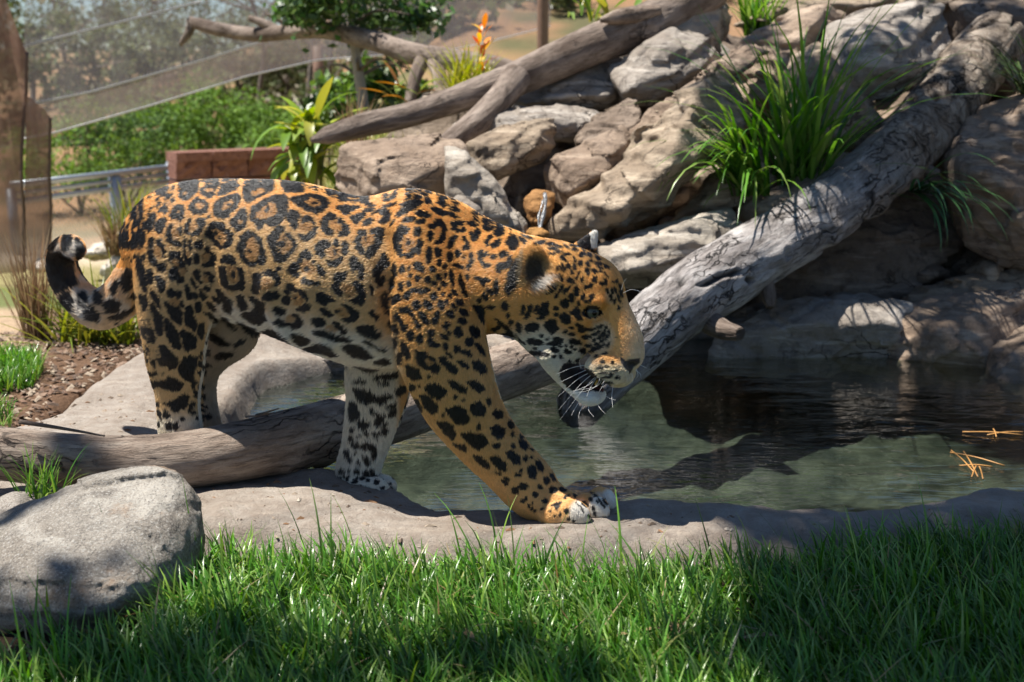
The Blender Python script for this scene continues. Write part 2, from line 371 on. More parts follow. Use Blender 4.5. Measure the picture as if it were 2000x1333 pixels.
# ------------------------------------------------------------------ rocks
def rockmat(name, grain=1.0, granite=False):
    m = Mat(name); co = m.coord(); oi = m.n('ObjectInfo').outputs['Color']
    b1 = m.noise(co, 2.6 * grain, 8, .62, .5); b2 = m.noise(co, 13 * grain, 8, .7); b3 = m.noise(m.mapping(co, (4, 4, 22), (.5, .3, 0)), grain, 7, .65, .3); b4 = m.noise(co, 95 * grain, 5, .75)
    c = m.mix(m.ramp(b1, [(.30, 0.0), (.70, 1.0)]), m.mix(1.0, oi, (.66, .58, .50), 'MULTIPLY'), m.mix(1.0, oi, (1.22, 1.18, 1.12), 'MULTIPLY'))
    c = m.mix(m.ramp(b2, [(.50, 0.0), (.66, .8)]), c, m.mix(1.0, oi, (.40, .365, .34), 'MULTIPLY'))
    c = m.mix(m.ramp(b3, [(.52, 0.0), (.62, .7)]), c, m.mix(1.0, oi, (1.55, 1.50, 1.42), 'MULTIPLY'))
    c = m.mix(m.ramp(b4, [(.60, 0.0), (.72, .55)]), c, m.mix(1.0, oi, (.35, .33, .32), 'MULTIPLY'))
    if granite:
        b5 = m.noise(co, 210, 3, .8); c = m.mix(m.ramp(b5, [(.54, 0.0), (.64, .8)]), c, (.50, .485, .45)); c = m.mix(m.ramp(b5, [(.34, .85), (.43, 0.0)]), c, (.06, .06, .065)); c = m.mix(m.ramp(m.noise(co, 5.5, 6, .7), [(.56, 0.0), (.68, .55)]), c, (.34, .19, .09)); c = m.mix(m.ramp(m.noise(co, 8.5, 7, .7), [(.60, 0.0), (.70, .6)]), c, (.10, .09, .08))
    wv = m.n('VectorMath', operation='ADD'); m.link(co, wv.inputs[0]); nv_ = m.n('TexNoise'); m.link(co, nv_.inputs[0]); nv_.inputs['Scale'].default_value = 5; nv_.inputs['Detail'].default_value = 6
    sc_ = m.n('VectorMath', operation='SCALE'); m.link(nv_.outputs['Color'], sc_.inputs[0]); sc_.inputs['Scale'].default_value = .35; m.link(sc_.outputs[0], wv.inputs[1])
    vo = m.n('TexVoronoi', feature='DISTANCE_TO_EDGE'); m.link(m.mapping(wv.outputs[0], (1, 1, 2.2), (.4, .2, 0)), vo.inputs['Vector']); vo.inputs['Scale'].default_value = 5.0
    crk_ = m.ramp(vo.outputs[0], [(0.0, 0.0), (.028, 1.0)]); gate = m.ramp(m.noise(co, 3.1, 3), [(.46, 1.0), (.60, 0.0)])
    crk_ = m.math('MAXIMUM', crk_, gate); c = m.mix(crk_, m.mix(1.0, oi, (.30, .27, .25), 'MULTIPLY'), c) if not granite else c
    h = m.bump(b4, .6, .008, m.bump(b2, .9, .03, m.bump(b3, .8, .025)))
    if not granite: h = m.bump(crk_, .8, .02, h)
    m.bsdf(c, .86, h, .25); return m.m
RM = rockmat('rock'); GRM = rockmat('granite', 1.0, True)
import bmesh
def hull_planes(P):
    bm = bmesh.new(); [bm.verts.new(tuple(map(float, p))) for p in P]; bmesh.ops.convex_hull(bm, input=bm.verts[:]); bm.normal_update()
    out = {}
    for f in bm.faces:
        if f.calc_area() < 1e-7: continue
        n = np.array(f.normal); d = float(n @ np.array(f.verts[0].co)); out[tuple(np.round(np.r_[n, d], 2))] = np.r_[n, d]
    bm.free(); return np.array(list(out.values()))
def rock(name, poly, Y, thick, slope=.5, seed=0, col=(.34, .29, .24), res=.015, mat=None, rough=1.0, nin=9, parent=None, strata=1.0, ins=None, grow=1.10, conv=.014, cuts=12, facet=.38):
    rg = np.random.default_rng(100 + seed); poly = np.array(poly, float); poly = poly.mean(0) + (poly - poly.mean(0)) * grow
    cen = PY(poly[:, 0].mean(), poly[:, 1].mean(), Y)
    def depth(px, py):
        z = PY(px, py, Y)[..., 2]; return Y + slope * (z - cen[2])
    O = PY(poly[:, 0], poly[:, 1], depth(poly[:, 0], poly[:, 1]))
    w = rg.dirichlet(np.full(len(poly), .55), nin); ip = w @ poly
    I = PY(ip[:, 0], ip[:, 1], depth(ip[:, 0], ip[:, 1]) - thick * rg.uniform(.55, 1.0, nin))
    if ins: I = np.array([PY(a, b, float(depth(np.array(a), np.array(b))) - dd) for a, b, dd in ins])
    B = cen + (O - cen) * .82 + np.array([0, thick * .9, -.02]); allp = np.vstack([O, I, B]); PL = hull_planes(allp); spread_ = float(np.linalg.norm(allp.max(0) - allp.min(0)))
    cn = rg.normal(size=(cuts, 3)) + np.array([0, -.75, .35]); cn /= np.linalg.norm(cn, axis=1)[:, None]; PL = np.vstack([PL, np.column_stack([cn, (allp @ cn.T).max(0) - rg.uniform(.03, .13, cuts) * spread_ * .6])])
    lo, hi = allp.min(0) - .05, allp.max(0) + .05; size = float(np.linalg.norm(hi - lo)) / 1.9
    n = np.ceil((hi - lo) / res).astype(int) + 1
    g = np.stack(np.meshgrid(*[lo[k] + res * np.arange(n[k]) for k in range(3)], indexing='ij'), -1)
    k = conv * size; D = None
    for pl in PL:
        d = g @ pl[:3] - pl[3]
        if D is None: D = d
        else:
            hh = np.clip(.5 - .5 * (D - d) / k, 0, 1); D = D * (1 - hh) * 1 + d * hh + k * hh * (1 - hh) if False else np.where(np.abs(D - d) < k, np.maximum(D, d) + (k - np.abs(D - d)) ** 2 / (4 * k) * .8, np.maximum(D, d))
    near_ = np.abs(D) < .12 * size + .05; gp = g[near_] + seed * 3.7
    bed = np.array([.35 * rg.normal(), .35 * rg.normal(), 1.0]); bed /= np.linalg.norm(bed); ss = gp @ bed
    ph = ss * 7.5 / size + 1.1 * fbm(gp * (1.6 / size) + 3, 2); saw = (ph % 1.0); stepn = np.where(saw < .8, saw / .8, (1 - saw) / .2) * sstep(-.35, .3, fbm(gp * (1.3 / size) + 11, 2))
    sp_ = np.stack([gp[:, 0] * 1.2, gp[:, 1] * 1.2, ss * 9], 1)
    nz = .014 * size * fbm(gp * (2.2 / size), 4) + .010 * size * fbm(gp * (9 / size), 3) + strata * .016 * size * (np.abs(perlin(sp_ / max(size, .25) * .8)) - .25) * 1.6
    blk = np.floor(np.stack([gp[:, 0] * 2.2 / size + .4 * perlin(gp * 2 / size), gp[:, 1] * 2.2 / size, ss * 5.0 / size + .5 * perlin(gp * 1.5 / size + 7)], 1)); nz = nz + .028 * size * (perlin(blk * .37 + .21) * 1.4)
    nz = nz + strata * .030 * size * (stepn - .4)
    nz = nz + .05 * size * np.clip(ridged(gp * (2.6 / size), 2) - 1.25, 0, 1)
    sd_ = lo + rg.random((26, 3)) * (hi - lo); tl = rg.normal(size=(26, 3)); tl *= .30 / np.linalg.norm(tl, axis=1)[:, None]; pw = g[near_] + .05 * size * np.stack([fbm(gp * (3 / size) + q, 2) for q in (0, 20, 40)], -1)
    kk = np.zeros(len(pw), int); best = np.full(len(pw), 1e9)
    for q in range(26):
        dq = ((pw - sd_[q]) ** 2).sum(1); mq = dq < best; best[mq] = dq[mq]; kk[mq] = q
    nz = nz + facet * np.clip(((pw - sd_[kk]) * tl[kk]).sum(1), -.045 * size, .045 * size)
    D[near_] += nz * rough
    D[0] = D[-1] = 1; D[:, 0] = D[:, -1] = 1; D[:, :, 0] = D[:, :, -1] = 1
    v, f = surface_nets(D, lo, res); v = laplacian(v, f, 1, .12)
    base = np.array([v[:, 0].mean(), v[:, 1].mean(), v[:, 2].min()])
    o = obj(name, v, f, mat or RM, parent, True, base); o.color = (*col, 1); return o
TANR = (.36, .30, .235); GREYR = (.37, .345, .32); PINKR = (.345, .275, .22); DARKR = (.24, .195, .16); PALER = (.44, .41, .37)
ROCKS = [
 ('boulder', [(655, 352), (668, 300), (722, 281), (850, 273), (893, 290), (905, 330), (885, 388), (840, 402), (700, 394), (660, 376)], 4.6, .30, .55, PINKR, 'rounded brown boulder directly behind the back of the jaguar'),
 ('rock', [(852, 284), (896, 288), (955, 345), (1003, 420), (1040, 475), (985, 480), (930, 432), (885, 392)], 4.32, .16, .2, PALER, 'pale grey slab leaning down to the neck of the jaguar'),
 ('rock', [(868, 402), (905, 376), (945, 395), (985, 470), (940, 470), (885, 430)], 4.28, .10, .4, GREYR, 'small cracked grey rock tucked beside the pale leaning slab'),
 ('rock', [(912, 283), (1042, 226), (1076, 236), (1081, 290), (1060, 312), (962, 352), (930, 330)], 4.75, .20, .5, TANR, 'tan wedge of rock just left of the trickling water'),
 ('rock', [(865, 248), (960, 212), (1130, 206), (1192, 226), (1140, 262), (1040, 240), (930, 275), (870, 275)], 5.15, .20, .6, GREYR, 'flat layered rock under the forked log'),
 ('rock', [(985, 205), (1010, 172), (1100, 135), (1200, 100), (1212, 120), (1208, 195), (1150, 214), (1060, 210)], 5.5, .22, .5, GREYR, 'broad grey rock below the upper half of the forked log'),
 ('rock', [(1205, 135), (1225, 98), (1290, 62), (1400, 75), (1420, 120), (1330, 175), (1250, 212), (1215, 205)], 5.35, .25, .6, GREYR, 'blocky grey rock between the forked log and the long diagonal slab'),
 ('rock', [(1245, 92), (1330, -10), (1424, -10), (1432, 50), (1402, 108), (1300, 128)], 5.55, .22, .5, PALER, 'pale upright slab beside the upper end of the forked log'),
 ('boulder', [(1130, 272), (1168, 226), (1228, 194), (1258, 216), (1242, 280), (1180, 304), (1140, 300)], 4.95, .18, .5, DARKR, 'dark rounded boulder above the trickling water'),
 ('rock', [(1058, 316), (1160, 295), (1206, 262), (1240, 290), (1195, 352), (1160, 396), (1110, 402), (1072, 372)], 4.6, .20, .3, PINKR, 'squared brown block right of the trickling water'),
 ('rock', [(1083, 446), (1130, 398), (1220, 300), (1300, 222), (1418, 126), (1466, 168), (1468, 198), (1392, 272), (1370, 302), (1300, 402), (1190, 446), (1100, 464)], 4.45, .26, .55, TANR, 'long diagonal slab rising from behind the head of the jaguar'),
 ('rock', [(1215, 292), (1290, 196), (1370, 152), (1500, 62), (1520, 80), (1430, 130), (1400, 160), (1300, 230), (1230, 300)], 4.85, .10, .5, PINKR, 'thin ridge of rock lying along the back of the long diagonal slab'),
 ('rock', [(1395, 150), (1480, 72), (1560, 22), (1605, 12), (1640, 30), (1625, 62), (1560, 150), (1500, 230), (1440, 250)], 5.2, .22, .4, PINKR, 'brown slab right behind the tips of the big green tussock'),
 ('boulder', [(1600, 92), (1625, 46), (1700, 16), (1868, 9), (1880, 60), (1862, 112), (1785, 150), (1740, 178), (1650, 204), (1610, 155)], 5.05, .26, .5, GREYR, 'large grey boulder between the tussock and the top of the thick log'),
 ('rock', [(1538, 122), (1606, 82), (1625, 130), (1700, 182), (1742, 232), (1700, 290), (1600, 290), (1545, 240)], 4.85, .20, .5, TANR, 'tan rock half hidden behind the right half of the tussock'),
 ('rock', [(1295, 425), (1330, 390), (1385, 330), (1432, 298), (1484, 290), (1510, 350), (1450, 410), (1380, 432)], 4.55, .18, .5, TANR, 'brown rock below the left of the tussock'),
 ('rock', [(1160, 482), (1290, 450), (1392, 424), (1442, 402), (1450, 470), (1340, 532), (1240, 560), (1190, 545)], 4.18, .18, .75, PALER, 'pale flat rock at the ear of the jaguar above the thick log'),
 ('rock', [(1430, 420), (1480, 388), (1560, 360), (1645, 310), (1695, 318), (1680, 370), (1560, 440), (1450, 490)], 4.5, .16, .6, PINKR, 'low ledge of rock in front of the tussock roots'),
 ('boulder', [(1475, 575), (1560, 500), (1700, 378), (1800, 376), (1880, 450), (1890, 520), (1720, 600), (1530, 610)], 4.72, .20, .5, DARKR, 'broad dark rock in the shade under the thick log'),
 ('boulder', [(1865, 300), (1905, 235), (2020, 175), (2100, 380), (2080, 500), (1990, 510), (1905, 470), (1880, 390)], 4.6, .30, .3, PINKR, 'big rounded brown boulder right of the thick log'),
 ('rock', [(1395, 722), (1430, 642), (1530, 600), (1700, 578), (1765, 602), (1755, 730)], 4.22, .20, .7, GREYR, 'ledge of grey rock at the waterline beside the broken branch stub'),
 ('rock', [(1690, 735), (1715, 628), (1800, 594), (1980, 575), (2090, 560), (2090, 780), (1960, 750)], 4.18, .20, .6, PINKR, 'rock at the waterline at the middle of the far pool edge'),
 ('rock', [(1690, 612), (1780, 575), (1850, 553), (2070, 508), (2080, 600), (1960, 622), (1800, 630)], 4.45, .18, .7, TANR, 'long sunlit ledge sloping up above the far pool edge'),
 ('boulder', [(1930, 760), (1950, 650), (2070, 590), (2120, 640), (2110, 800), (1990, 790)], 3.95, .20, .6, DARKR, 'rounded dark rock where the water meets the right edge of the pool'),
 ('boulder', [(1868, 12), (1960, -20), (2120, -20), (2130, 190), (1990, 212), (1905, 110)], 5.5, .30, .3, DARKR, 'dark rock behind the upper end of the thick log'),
 ('rock', [(1400, 62), (1450, 12), (1560, -30), (1875, -40), (1872, 16), (1600, 14), (1500, 62)], 5.8, .30, .5, TANR, 'topmost tan rock behind the small tussock'),
 ('boulder', [(483, 740), (492, 672), (528, 652), (640, 672), (690, 700), (690, 742)], 4.0, .16, .5, GREYR, 'speckled grey rock in the water under the belly of the jaguar'),
 ('stone', [(1020, 402), (1042, 372), (1080, 380), (1078, 430), (1040, 446)], 4.42, .06, .5, (.40, .22, .09), 'wet orange stone in the trickle of water'),
 ('stone', [(1024, 452), (1050, 440), (1072, 455), (1062, 472), (1030, 470)], 4.25, .05, .5, (.48, .27, .10), 'small wet orange stone just above the neck of the jaguar'),
 ('stone', [(162, 500), (184, 476), (224, 472), (240, 490), (226, 506), (180, 508)], 7.3, .12, .4, (.58, .55, .50), 'white stone right of the curled tail tip'),
 ('stone', [(186, 532), (226, 497), (266, 480), (280, 520), (240, 548), (200, 548)], 6.6, .14, .4, (.60, .57, .52), 'larger white stone touching the rump of the jaguar'),
 ('stone', [(58, 524), (78, 502), (106, 505), (102, 528), (70, 532)], 7.0, .10, .4, (.48, .44, .40), 'greyish stone left of the curled tail tip'),
 ('stone', [(812, 200), (828, 184), (852, 188), (858, 206), (820, 212)], 6.6, .10, .4, (.45, .41, .36), 'pale stone below the two props of the dead branch'),
]
for i, (nm_, pl_, Y_, th_, sl_, co_, lb_) in enumerate(ROCKS):
    o = rock(nm_, pl_, Y_, th_, sl_, i, co_, res=.0105)
    tag(o, lb_, nm_, {'stone': 'small pale stones on the bank', 'boulder': 'boulders round the pool', 'rock': 'rocks piled behind the pool'}[nm_])
o = rock('boulder', [(-170, 1245), (-190, 1070), (-70, 1018), (60, 1000), (140, 954), (228, 917), (292, 912), (345, 932), (386, 992), (399, 1062), (384, 1150), (336, 1215), (250, 1262), (100, 1285)], 2.06, .22, .55, 77, (.32, .305, .28), .0065, GRM, .6,
         ins=[(150, 1010, .10), (280, 960, .08), (60, 1150, .22), (200, 1130, .20), (330, 1080, .12), (150, 1210, .20), (300, 1190, .14)], conv=.12, cuts=3, grow=1.07, strata=.2, facet=.35)
tag(o, 'big speckled pale granite boulder in the grass in the near left corner', 'boulder')
o = rock('boulder', [(-60, 1040), (-20, 970), (20, 956), (56, 966), (74, 988), (50, 1030)], 2.30, .10, .4, 78, (.36, .34, .32), .008, GRM, .5, conv=.12, cuts=2, strata=.2, facet=.4)
tag(o, 'low grey stone behind the big granite boulder at the left edge', 'boulder')
# the bank of earth and rock the pile rests on
def bank_z(x, y):
    q = np.stack([x, y, 0 * x], 1); t = np.interp(y, [4.2, 4.6, 5.2, 5.9, 6.8, 9], [-.25, .12, .55, 1.0, 1.15, 1.0])
    side = np.interp(x, [-.95, -.45, 0.2, .9], [-.7, -.28, -.10, .0])
    
    cell = np.stack([x * 2.6 + .7 * perlin(q * 1.3), y * 3.2 + .7 * perlin(q * 1.3 + 9), 0 * x], 1); return t + side + .10 * fbm(q * 1.7, 3) + .16 * perlin(np.floor(cell) * .41 + .3) + .05 * ridged(q * 2.4, 3) - .06
xs_ = np.arange(-.95, 4.2, .03); ys_ = np.arange(4.2, 7.6, .03)
bank, _v = grid_obj('rock_bank', xs_, ys_, bank_z, RM); bank.color = (.21, .17, .135, 1); tag(bank, kind='structure')
# smaller rocks wedged into the bank between the big ones
rgf = np.random.default_rng(55); nf = 0
for px_, py_ in [(a + rgf.uniform(-28, 28), b + rgf.uniform(-22, 22)) for b in range(40, 600, 62) for a in range(960, 2010, 88)]:
    if py_ < np.interp(px_, [900, 1000, 1300, 1400], [330, 230, 60, 20]) or (px_ < 1130 and 280 < py_ < 450): continue
    Yg = np.linspace(4.15, 6.6, 90); P_ = PY(np.full(90, px_), np.full(90, py_), Yg); k_ = np.argmax(P_[:, 2] < bank_z(P_[:, 0], P_[:, 1]) + .05)
    if k_ == 0: continue
    an = np.sort(rgf.uniform(0, 2 * math.pi, 8)); rr_ = rgf.uniform(.7, 1.25, 8); sx, sy, ro = rgf.uniform(48, 92), rgf.uniform(24, 48), rgf.uniform(-.9, .15)
    ex, ey = sx * rr_ * np.cos(an), sy * rr_ * np.sin(an)
    pl_ = np.stack([px_ + ex * math.cos(ro) - ey * math.sin(ro), py_ + ex * math.sin(ro) + ey * math.cos(ro)], 1)
    rock('rock', pl_, Yg[k_], .13, .55, 200 + nf, [TANR, PINKR, GREYR, DARKR][nf % 4], res=.02, parent=bank); nf += 1
# trickle of water
mw = Mat('trickle'); mw.bsdf((.36, .38, .40), .25, mw.bump(mw.noise(mw.coord(), 60, 3), .6, .01), .8, Transmission_Weight=.5)
b = MB()
for k, (x0_, y0_, y1_) in enumerate(((1078, 378, 452), (1072, 392, 455))):
    c = np.array([PY(x0_ - 14 - 6 * t + 3 * math.sin(k * 2 + t * 5), y0_ + (y1_ - y0_) * t, 4.36 - .10 * t) for t in np.linspace(0, 1, 9)]); b.tube(c, .004 + .002 * np.sin(np.arange(9) * 1.7 + k) + .003 * (k == 0), 8)
o = b.build('waterfall', mw.m, None, True); o['kind'] = 'stuff'; tag(o, 'thin white trickle of water falling between the rocks', 'waterfall')
def gz1(x, y): return float(ground_z(np.array([x]), np.array([y]))[0])
# ------------------------------------------------------------------ dead wood
def woodmat(name, dark, mid, light, char=.0, stretch=14, bark=None, gate=(.57, .68)):
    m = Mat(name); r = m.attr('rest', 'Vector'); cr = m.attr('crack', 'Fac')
    s1 = m.noise(m.mapping(r, (4.5, stretch, stretch)), 1.0, 9, .65, .6); s2 = m.noise(m.mapping(r, (16, stretch * 6, stretch * 6)), 1.0, 7, .72, .3); s3 = m.noise(m.mapping(r, (5, 7, 7)), 1.0, 7, .65); s4 = m.noise(r, 150, 5, .75)
    nv_ = m.n('TexNoise'); m.link(r, nv_.inputs[0]); nv_.inputs['Scale'].default_value = 9; nv_.inputs['Detail'].default_value = 6
    sc_ = m.n('VectorMath', operation='SCALE'); m.link(nv_.outputs['Color'], sc_.inputs[0]); sc_.inputs['Scale'].default_value = .14; wv = m.n('VectorMath', operation='ADD'); m.link(r, wv.inputs[0]); m.link(sc_.outputs[0], wv.inputs[1])
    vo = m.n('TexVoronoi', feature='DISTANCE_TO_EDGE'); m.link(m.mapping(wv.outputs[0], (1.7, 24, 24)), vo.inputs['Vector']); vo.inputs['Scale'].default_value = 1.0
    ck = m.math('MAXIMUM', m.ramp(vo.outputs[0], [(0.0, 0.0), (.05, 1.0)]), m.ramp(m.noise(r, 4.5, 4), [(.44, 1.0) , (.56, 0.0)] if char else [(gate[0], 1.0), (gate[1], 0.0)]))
    c = m.ramp(s1, [(.32, dark), (.50, mid), (.68, light)]); c = m.mix(m.ramp(s3, [(.50, 0.), (.66, .6)]), c, light); c = m.mix(m.ramp(s2, [(.50, 0.), (.68, .7)]), c, tuple(x * .40 for x in dark))
    h = m.bump(s4, .4, .005, m.bump(s2, .8, .012, m.bump(s1, .8, .02)))
    if bark:
        sx = m.n('SeparateXYZ'); m.link(r, sx.inputs[0]); up = m.ramp(m.math('ADD', m.math('MULTIPLY', sx.outputs[0], 1.0), m.math('MULTIPLY', s3, .9)), [(0.0, 1.0), (1.0, 0.0)]); up = m.ramp(m.math('MULTIPLY_ADD', sx.outputs[0], -.9, bark), [(.35, 0.0), (.65, 1.0)])
        fl = m.noise(m.mapping(wv.outputs[0], (22, 11, 11)), 1.0, 7, .7, .8); bc_ = m.ramp(fl, [(.34, (.05, .04, .03)), (.45, (.26, .20, .15)), (.60, (.50, .42, .34))]); c = m.mix(up, c, bc_); h = m.bump(m.math('MULTIPLY', fl, up), 1.0, .045, h)
    c = m.mix(m.ramp(s4, [(.56, 0.), (.74, .5)]), c, tuple(x * .4 for x in dark)); c = m.mix(ck, (.022, .019, .018), c); c = m.mix(m.math('MULTIPLY', cr, .9 if char else .45), c, (.016, .014, .014))  # relief cracks darkened: occlusion shade put into the colour, plus char on charred wood
    m.bsdf(c, .88, m.bump(ck, .9, .014, h), .2); return m.m
def log(name, pts, radii, mat, parent=None, seed=0, amp=.06, crk=.10, crf=(2.2, 9), knots=(), sides=96, ds=.012, ends=(.9, .9), thr=1.12):
    """pts rows: photo px, py and distance; radii in m; bark relief is cut into the mesh"""
    P = np.array([PY(a, b, c) for a, b, c in pts]); Q = spline(np.column_stack([P, radii]), 24)
    L = np.r_[0, np.cumsum(np.linalg.norm(np.diff(Q[:, :3], axis=0), axis=1))]; n = max(8, int(L[-1] / ds)); s = np.linspace(0, L[-1], n)
    C = np.stack([np.interp(s, L, Q[:, k]) for k in range(3)], 1); rad = np.interp(s, L, Q[:, 3]); T, N, B = frames(C)
    a = np.arange(sides) / sides * 2 * math.pi; dirs = np.cos(a)[None, :, None] * N[:, None] + np.sin(a)[None, :, None] * B[:, None]
    R0 = rad.mean(); rest = np.stack([np.broadcast_to(s[:, None], (n, sides)), R0 * np.cos(a)[None] + 0 * s[:, None], R0 * np.sin(a)[None] + 0 * s[:, None]], -1) + seed * 5.1
    low = fbm(rest * np.array([2.5, 6, 6]), 3); mid = fbm(rest * np.array([10, 40, 40]), 3)
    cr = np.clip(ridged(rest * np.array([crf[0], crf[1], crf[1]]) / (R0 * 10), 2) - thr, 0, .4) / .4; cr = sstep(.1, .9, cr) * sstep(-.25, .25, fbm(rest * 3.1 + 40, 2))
    r = rad[:, None] * (1 + amp * low + amp * .22 * mid - crk * cr)
    for ks, ka, kr, kh in knots:
        d = np.sqrt((s[:, None] - ks * L[-1]) ** 2 + (rad[:, None] * ((a[None] - ka + math.pi) % (2 * math.pi) - math.pi)) ** 2) / kr
        r = r + kh * (np.exp(-d ** 2 * 1.2) - .75 * np.exp(-(d / .38) ** 2))
    taper = np.ones(n); 
    for k in range(5): taper[k] *= ends[0] + (1 - ends[0]) * k / 5; taper[-1 - k] *= ends[1] + (1 - ends[1]) * k / 5
    r = r * taper[:, None]; v = (C[:, None] + dirs * r[..., None]).reshape(-1, 3)
    i = np.arange(n - 1)[:, None] * sides; j = np.arange(sides)[None]; k = (j + 1) % sides
    f = np.stack([i + j, i + k, i + sides + k, i + sides + j], -1).reshape(-1, 4)
    ev, er, ef = [], [], []; nb = len(v)
    for e, base_i, sg in ((0, 0, -1), (n - 1, (n - 1) * sides, 1)):     # rough broken ends: two inner rings
        prev = base_i + np.arange(sides)
        for q in (.62, .25):
            jag_ = .22 * rad[e] * fbm(np.stack([np.cos(a) * 2.5, np.sin(a) * 2.5, 0 * a + e + q * 9], 1), 3)
            ring_ = C[e] + dirs[e] * (r[e] * q)[:, None] + T[e] * (sg * (.05 * rad[e] + jag_))[:, None]; ids_ = nb + np.arange(sides); nb += sides
            ev.append(ring_); er.append(rest[e] * np.array([1, q, q])); kk = np.roll(np.arange(sides), -1)
            q4 = np.stack([prev, ids_, ids_[kk], prev[kk]], 1); ef.append(q4 if sg > 0 else q4[:, ::-1]); 
            if sg > 0: ef[-1] = q4[:, ::-1]
            else: ef[-1] = q4
            prev = ids_
        ev.append((C[e] + T[e] * sg * .03 * rad[e])[None]); er.append(rest[e].mean(0)[None]); kk = np.roll(np.arange(sides), -1)
        t4 = np.stack([prev, np.full(sides, nb), np.full(sides, nb), prev[kk]], 1); ef.append(t4 if sg < 0 else t4[:, ::-1]); nb += 1
    v = np.vstack([v] + ev); rs = np.vstack([rest.reshape(-1, 3)] + er); quads = [f] + [q for q in ef if (q[:, 1] != q[:, 2]).all()]; tris = [q for q in ef if not (q[:, 1] != q[:, 2]).all()]
    faces = np.vstack(quads).tolist() + [tuple(dict.fromkeys(q)) for q in np.vstack(tris).tolist()]
    faces = [tuple(reversed(q)) for q in faces] if False else faces
    o = obj(name, v, faces, mat, parent)
    at = o.data.attributes.new('rest', 'FLOAT_VECTOR', 'POINT'); at.data.foreach_set('vector', rs.astype(np.float32).ravel())
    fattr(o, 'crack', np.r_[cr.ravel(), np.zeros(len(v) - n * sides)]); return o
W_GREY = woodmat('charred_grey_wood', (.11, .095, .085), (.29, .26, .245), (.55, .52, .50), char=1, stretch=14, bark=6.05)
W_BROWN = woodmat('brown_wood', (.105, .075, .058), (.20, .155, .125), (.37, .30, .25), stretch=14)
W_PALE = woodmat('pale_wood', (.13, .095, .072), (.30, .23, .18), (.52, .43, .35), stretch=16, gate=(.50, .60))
# thick log from the rocks down into the pool
P0 = PY(1950, 70, 5.05); big = empty('fallen_log', P0, 'thick grey charred log sloping from the upper right rocks down into the pool', 'log')
log('trunk', [(1955, 62, 5.10), (1880, 160, 4.95), (1790, 268, 4.75), (1680, 362, 4.5), (1560, 448, 4.25), (1440, 520, 4.02), (1340, 585, 3.83), (1260, 650, 3.68), (1190, 725, 3.56), (1110, 820, 3.44)],
    [.125, .138, .138, .128, .122, .122, .120, .112, .095, .068], W_GREY, big, 1, .085, .15, (3.2, 7), knots=[(.52, 4.4, .05, .03), (.40, 3.9, .045, .025), (.63, 4.8, .05, .035)], sides=160, ds=.0075, ends=(.9, .55), thr=1.02)
log('branch_stub', [(1385, 628, 3.80), (1415, 645, 3.72), (1446, 652, 3.66)], [.045, .034, .026], W_BROWN, big, 2, .12, .1, sides=32, ds=.006)
log('branch_stub', [(1495, 560, 4.02), (1502, 585, 3.98), (1504, 602, 3.96)], [.035, .025, .015], W_BROWN, big, 3, .12, .1, sides=28, ds=.006)
log('branch_stub', [(1792, 318, 4.66), (1815, 333, 4.60), (1836, 338, 4.57)], [.03, .022, .012], W_BROWN, big, 4, .12, .1, sides=28, ds=.006)
# low log on the ground passing behind the far foreleg
P0 = PY(300, 890, 2.6); low = empty('fallen_log', P0, 'smooth brown log lying in front of the hind paws and out over the water', 'log')
log('trunk', [(-160, 876, 2.44), (0, 886, 2.49), (150, 900, 2.52), (300, 902, 2.56), (430, 888, 2.62), (560, 862, 2.74), (680, 830, 2.90), (800, 792, 3.08), (920, 748, 3.26), (1040, 708, 3.44), (1140, 672, 3.58)],
    [.056, .061, .063, .066, .071, .078, .083, .086, .086, .084, .080], W_PALE, low, 5, .045, .045, (1.4, 10), knots=[(.30, 3.7, .032, .016), (.475, 3.2, .03, .02), (.56, 4.4, .035, .02), (.41, 2.3, .03, .012)], sides=110, ds=.008, thr=1.16)
for k, (pp, rr) in enumerate([([(38, 824, 2.45), (90, 832, 2.45), (150, 842, 2.455), (205, 852, 2.465)], .006), ([(500, 812, 2.66), (520, 806, 2.66), (545, 798, 2.68)], .004), ([(480, 815, 2.655), (505, 812, 2.655), (535, 806, 2.67)], .003)]):
    C_ = spline(np.array([PY(*q) for q in pp]), 6); v, f = tube(C_, np.linspace(rr, rr * .35, len(C_)), 8); o = obj('splinter', v, f, W_BROWN, low)
    at = o.data.attributes.new('rest', 'FLOAT_VECTOR', 'POINT'); at.data.foreach_set('vector', v.astype(np.float32).ravel())
# forked log across the rocks
P0 = PY(900, 200, 5.2); fork = empty('forked_log', P0, 'long pinkish grey forked log lying across the top of the rock pile', 'log')
log('trunk', [(608, 275, 5.15), (700, 248, 5.2), (800, 224, 5.25), (900, 192, 5.3), (1000, 156, 5.35), (1100, 114, 5.4), (1200, 72, 5.45), (1300, 30, 5.5), (1400, -22, 5.55)],
    [.032, .050, .054, .062, .078, .086, .092, .096, .098], W_BROWN, fork, 6, .09, .09, (1.8, 9), knots=[(.80, 1.8, .06, .03)], sides=64, ds=.014, ends=(.4, .9))
log('branch', [(1012, 150, 5.30), (985, 185, 5.2), (940, 232, 5.05), (895, 268, 4.92), (868, 290, 4.85)], [.068, .062, .058, .054, .050], W_BROWN, fork, 7, .09, .08, sides=48, ds=.012)
log('bark_flap', [(1172, 40, 5.36), (1200, 36, 5.36), (1240, 30, 5.38), (1290, 20, 5.4)], [.012, .03, .035, .02], W_PALE, fork, 8, .3, .1, sides=24, ds=.01)
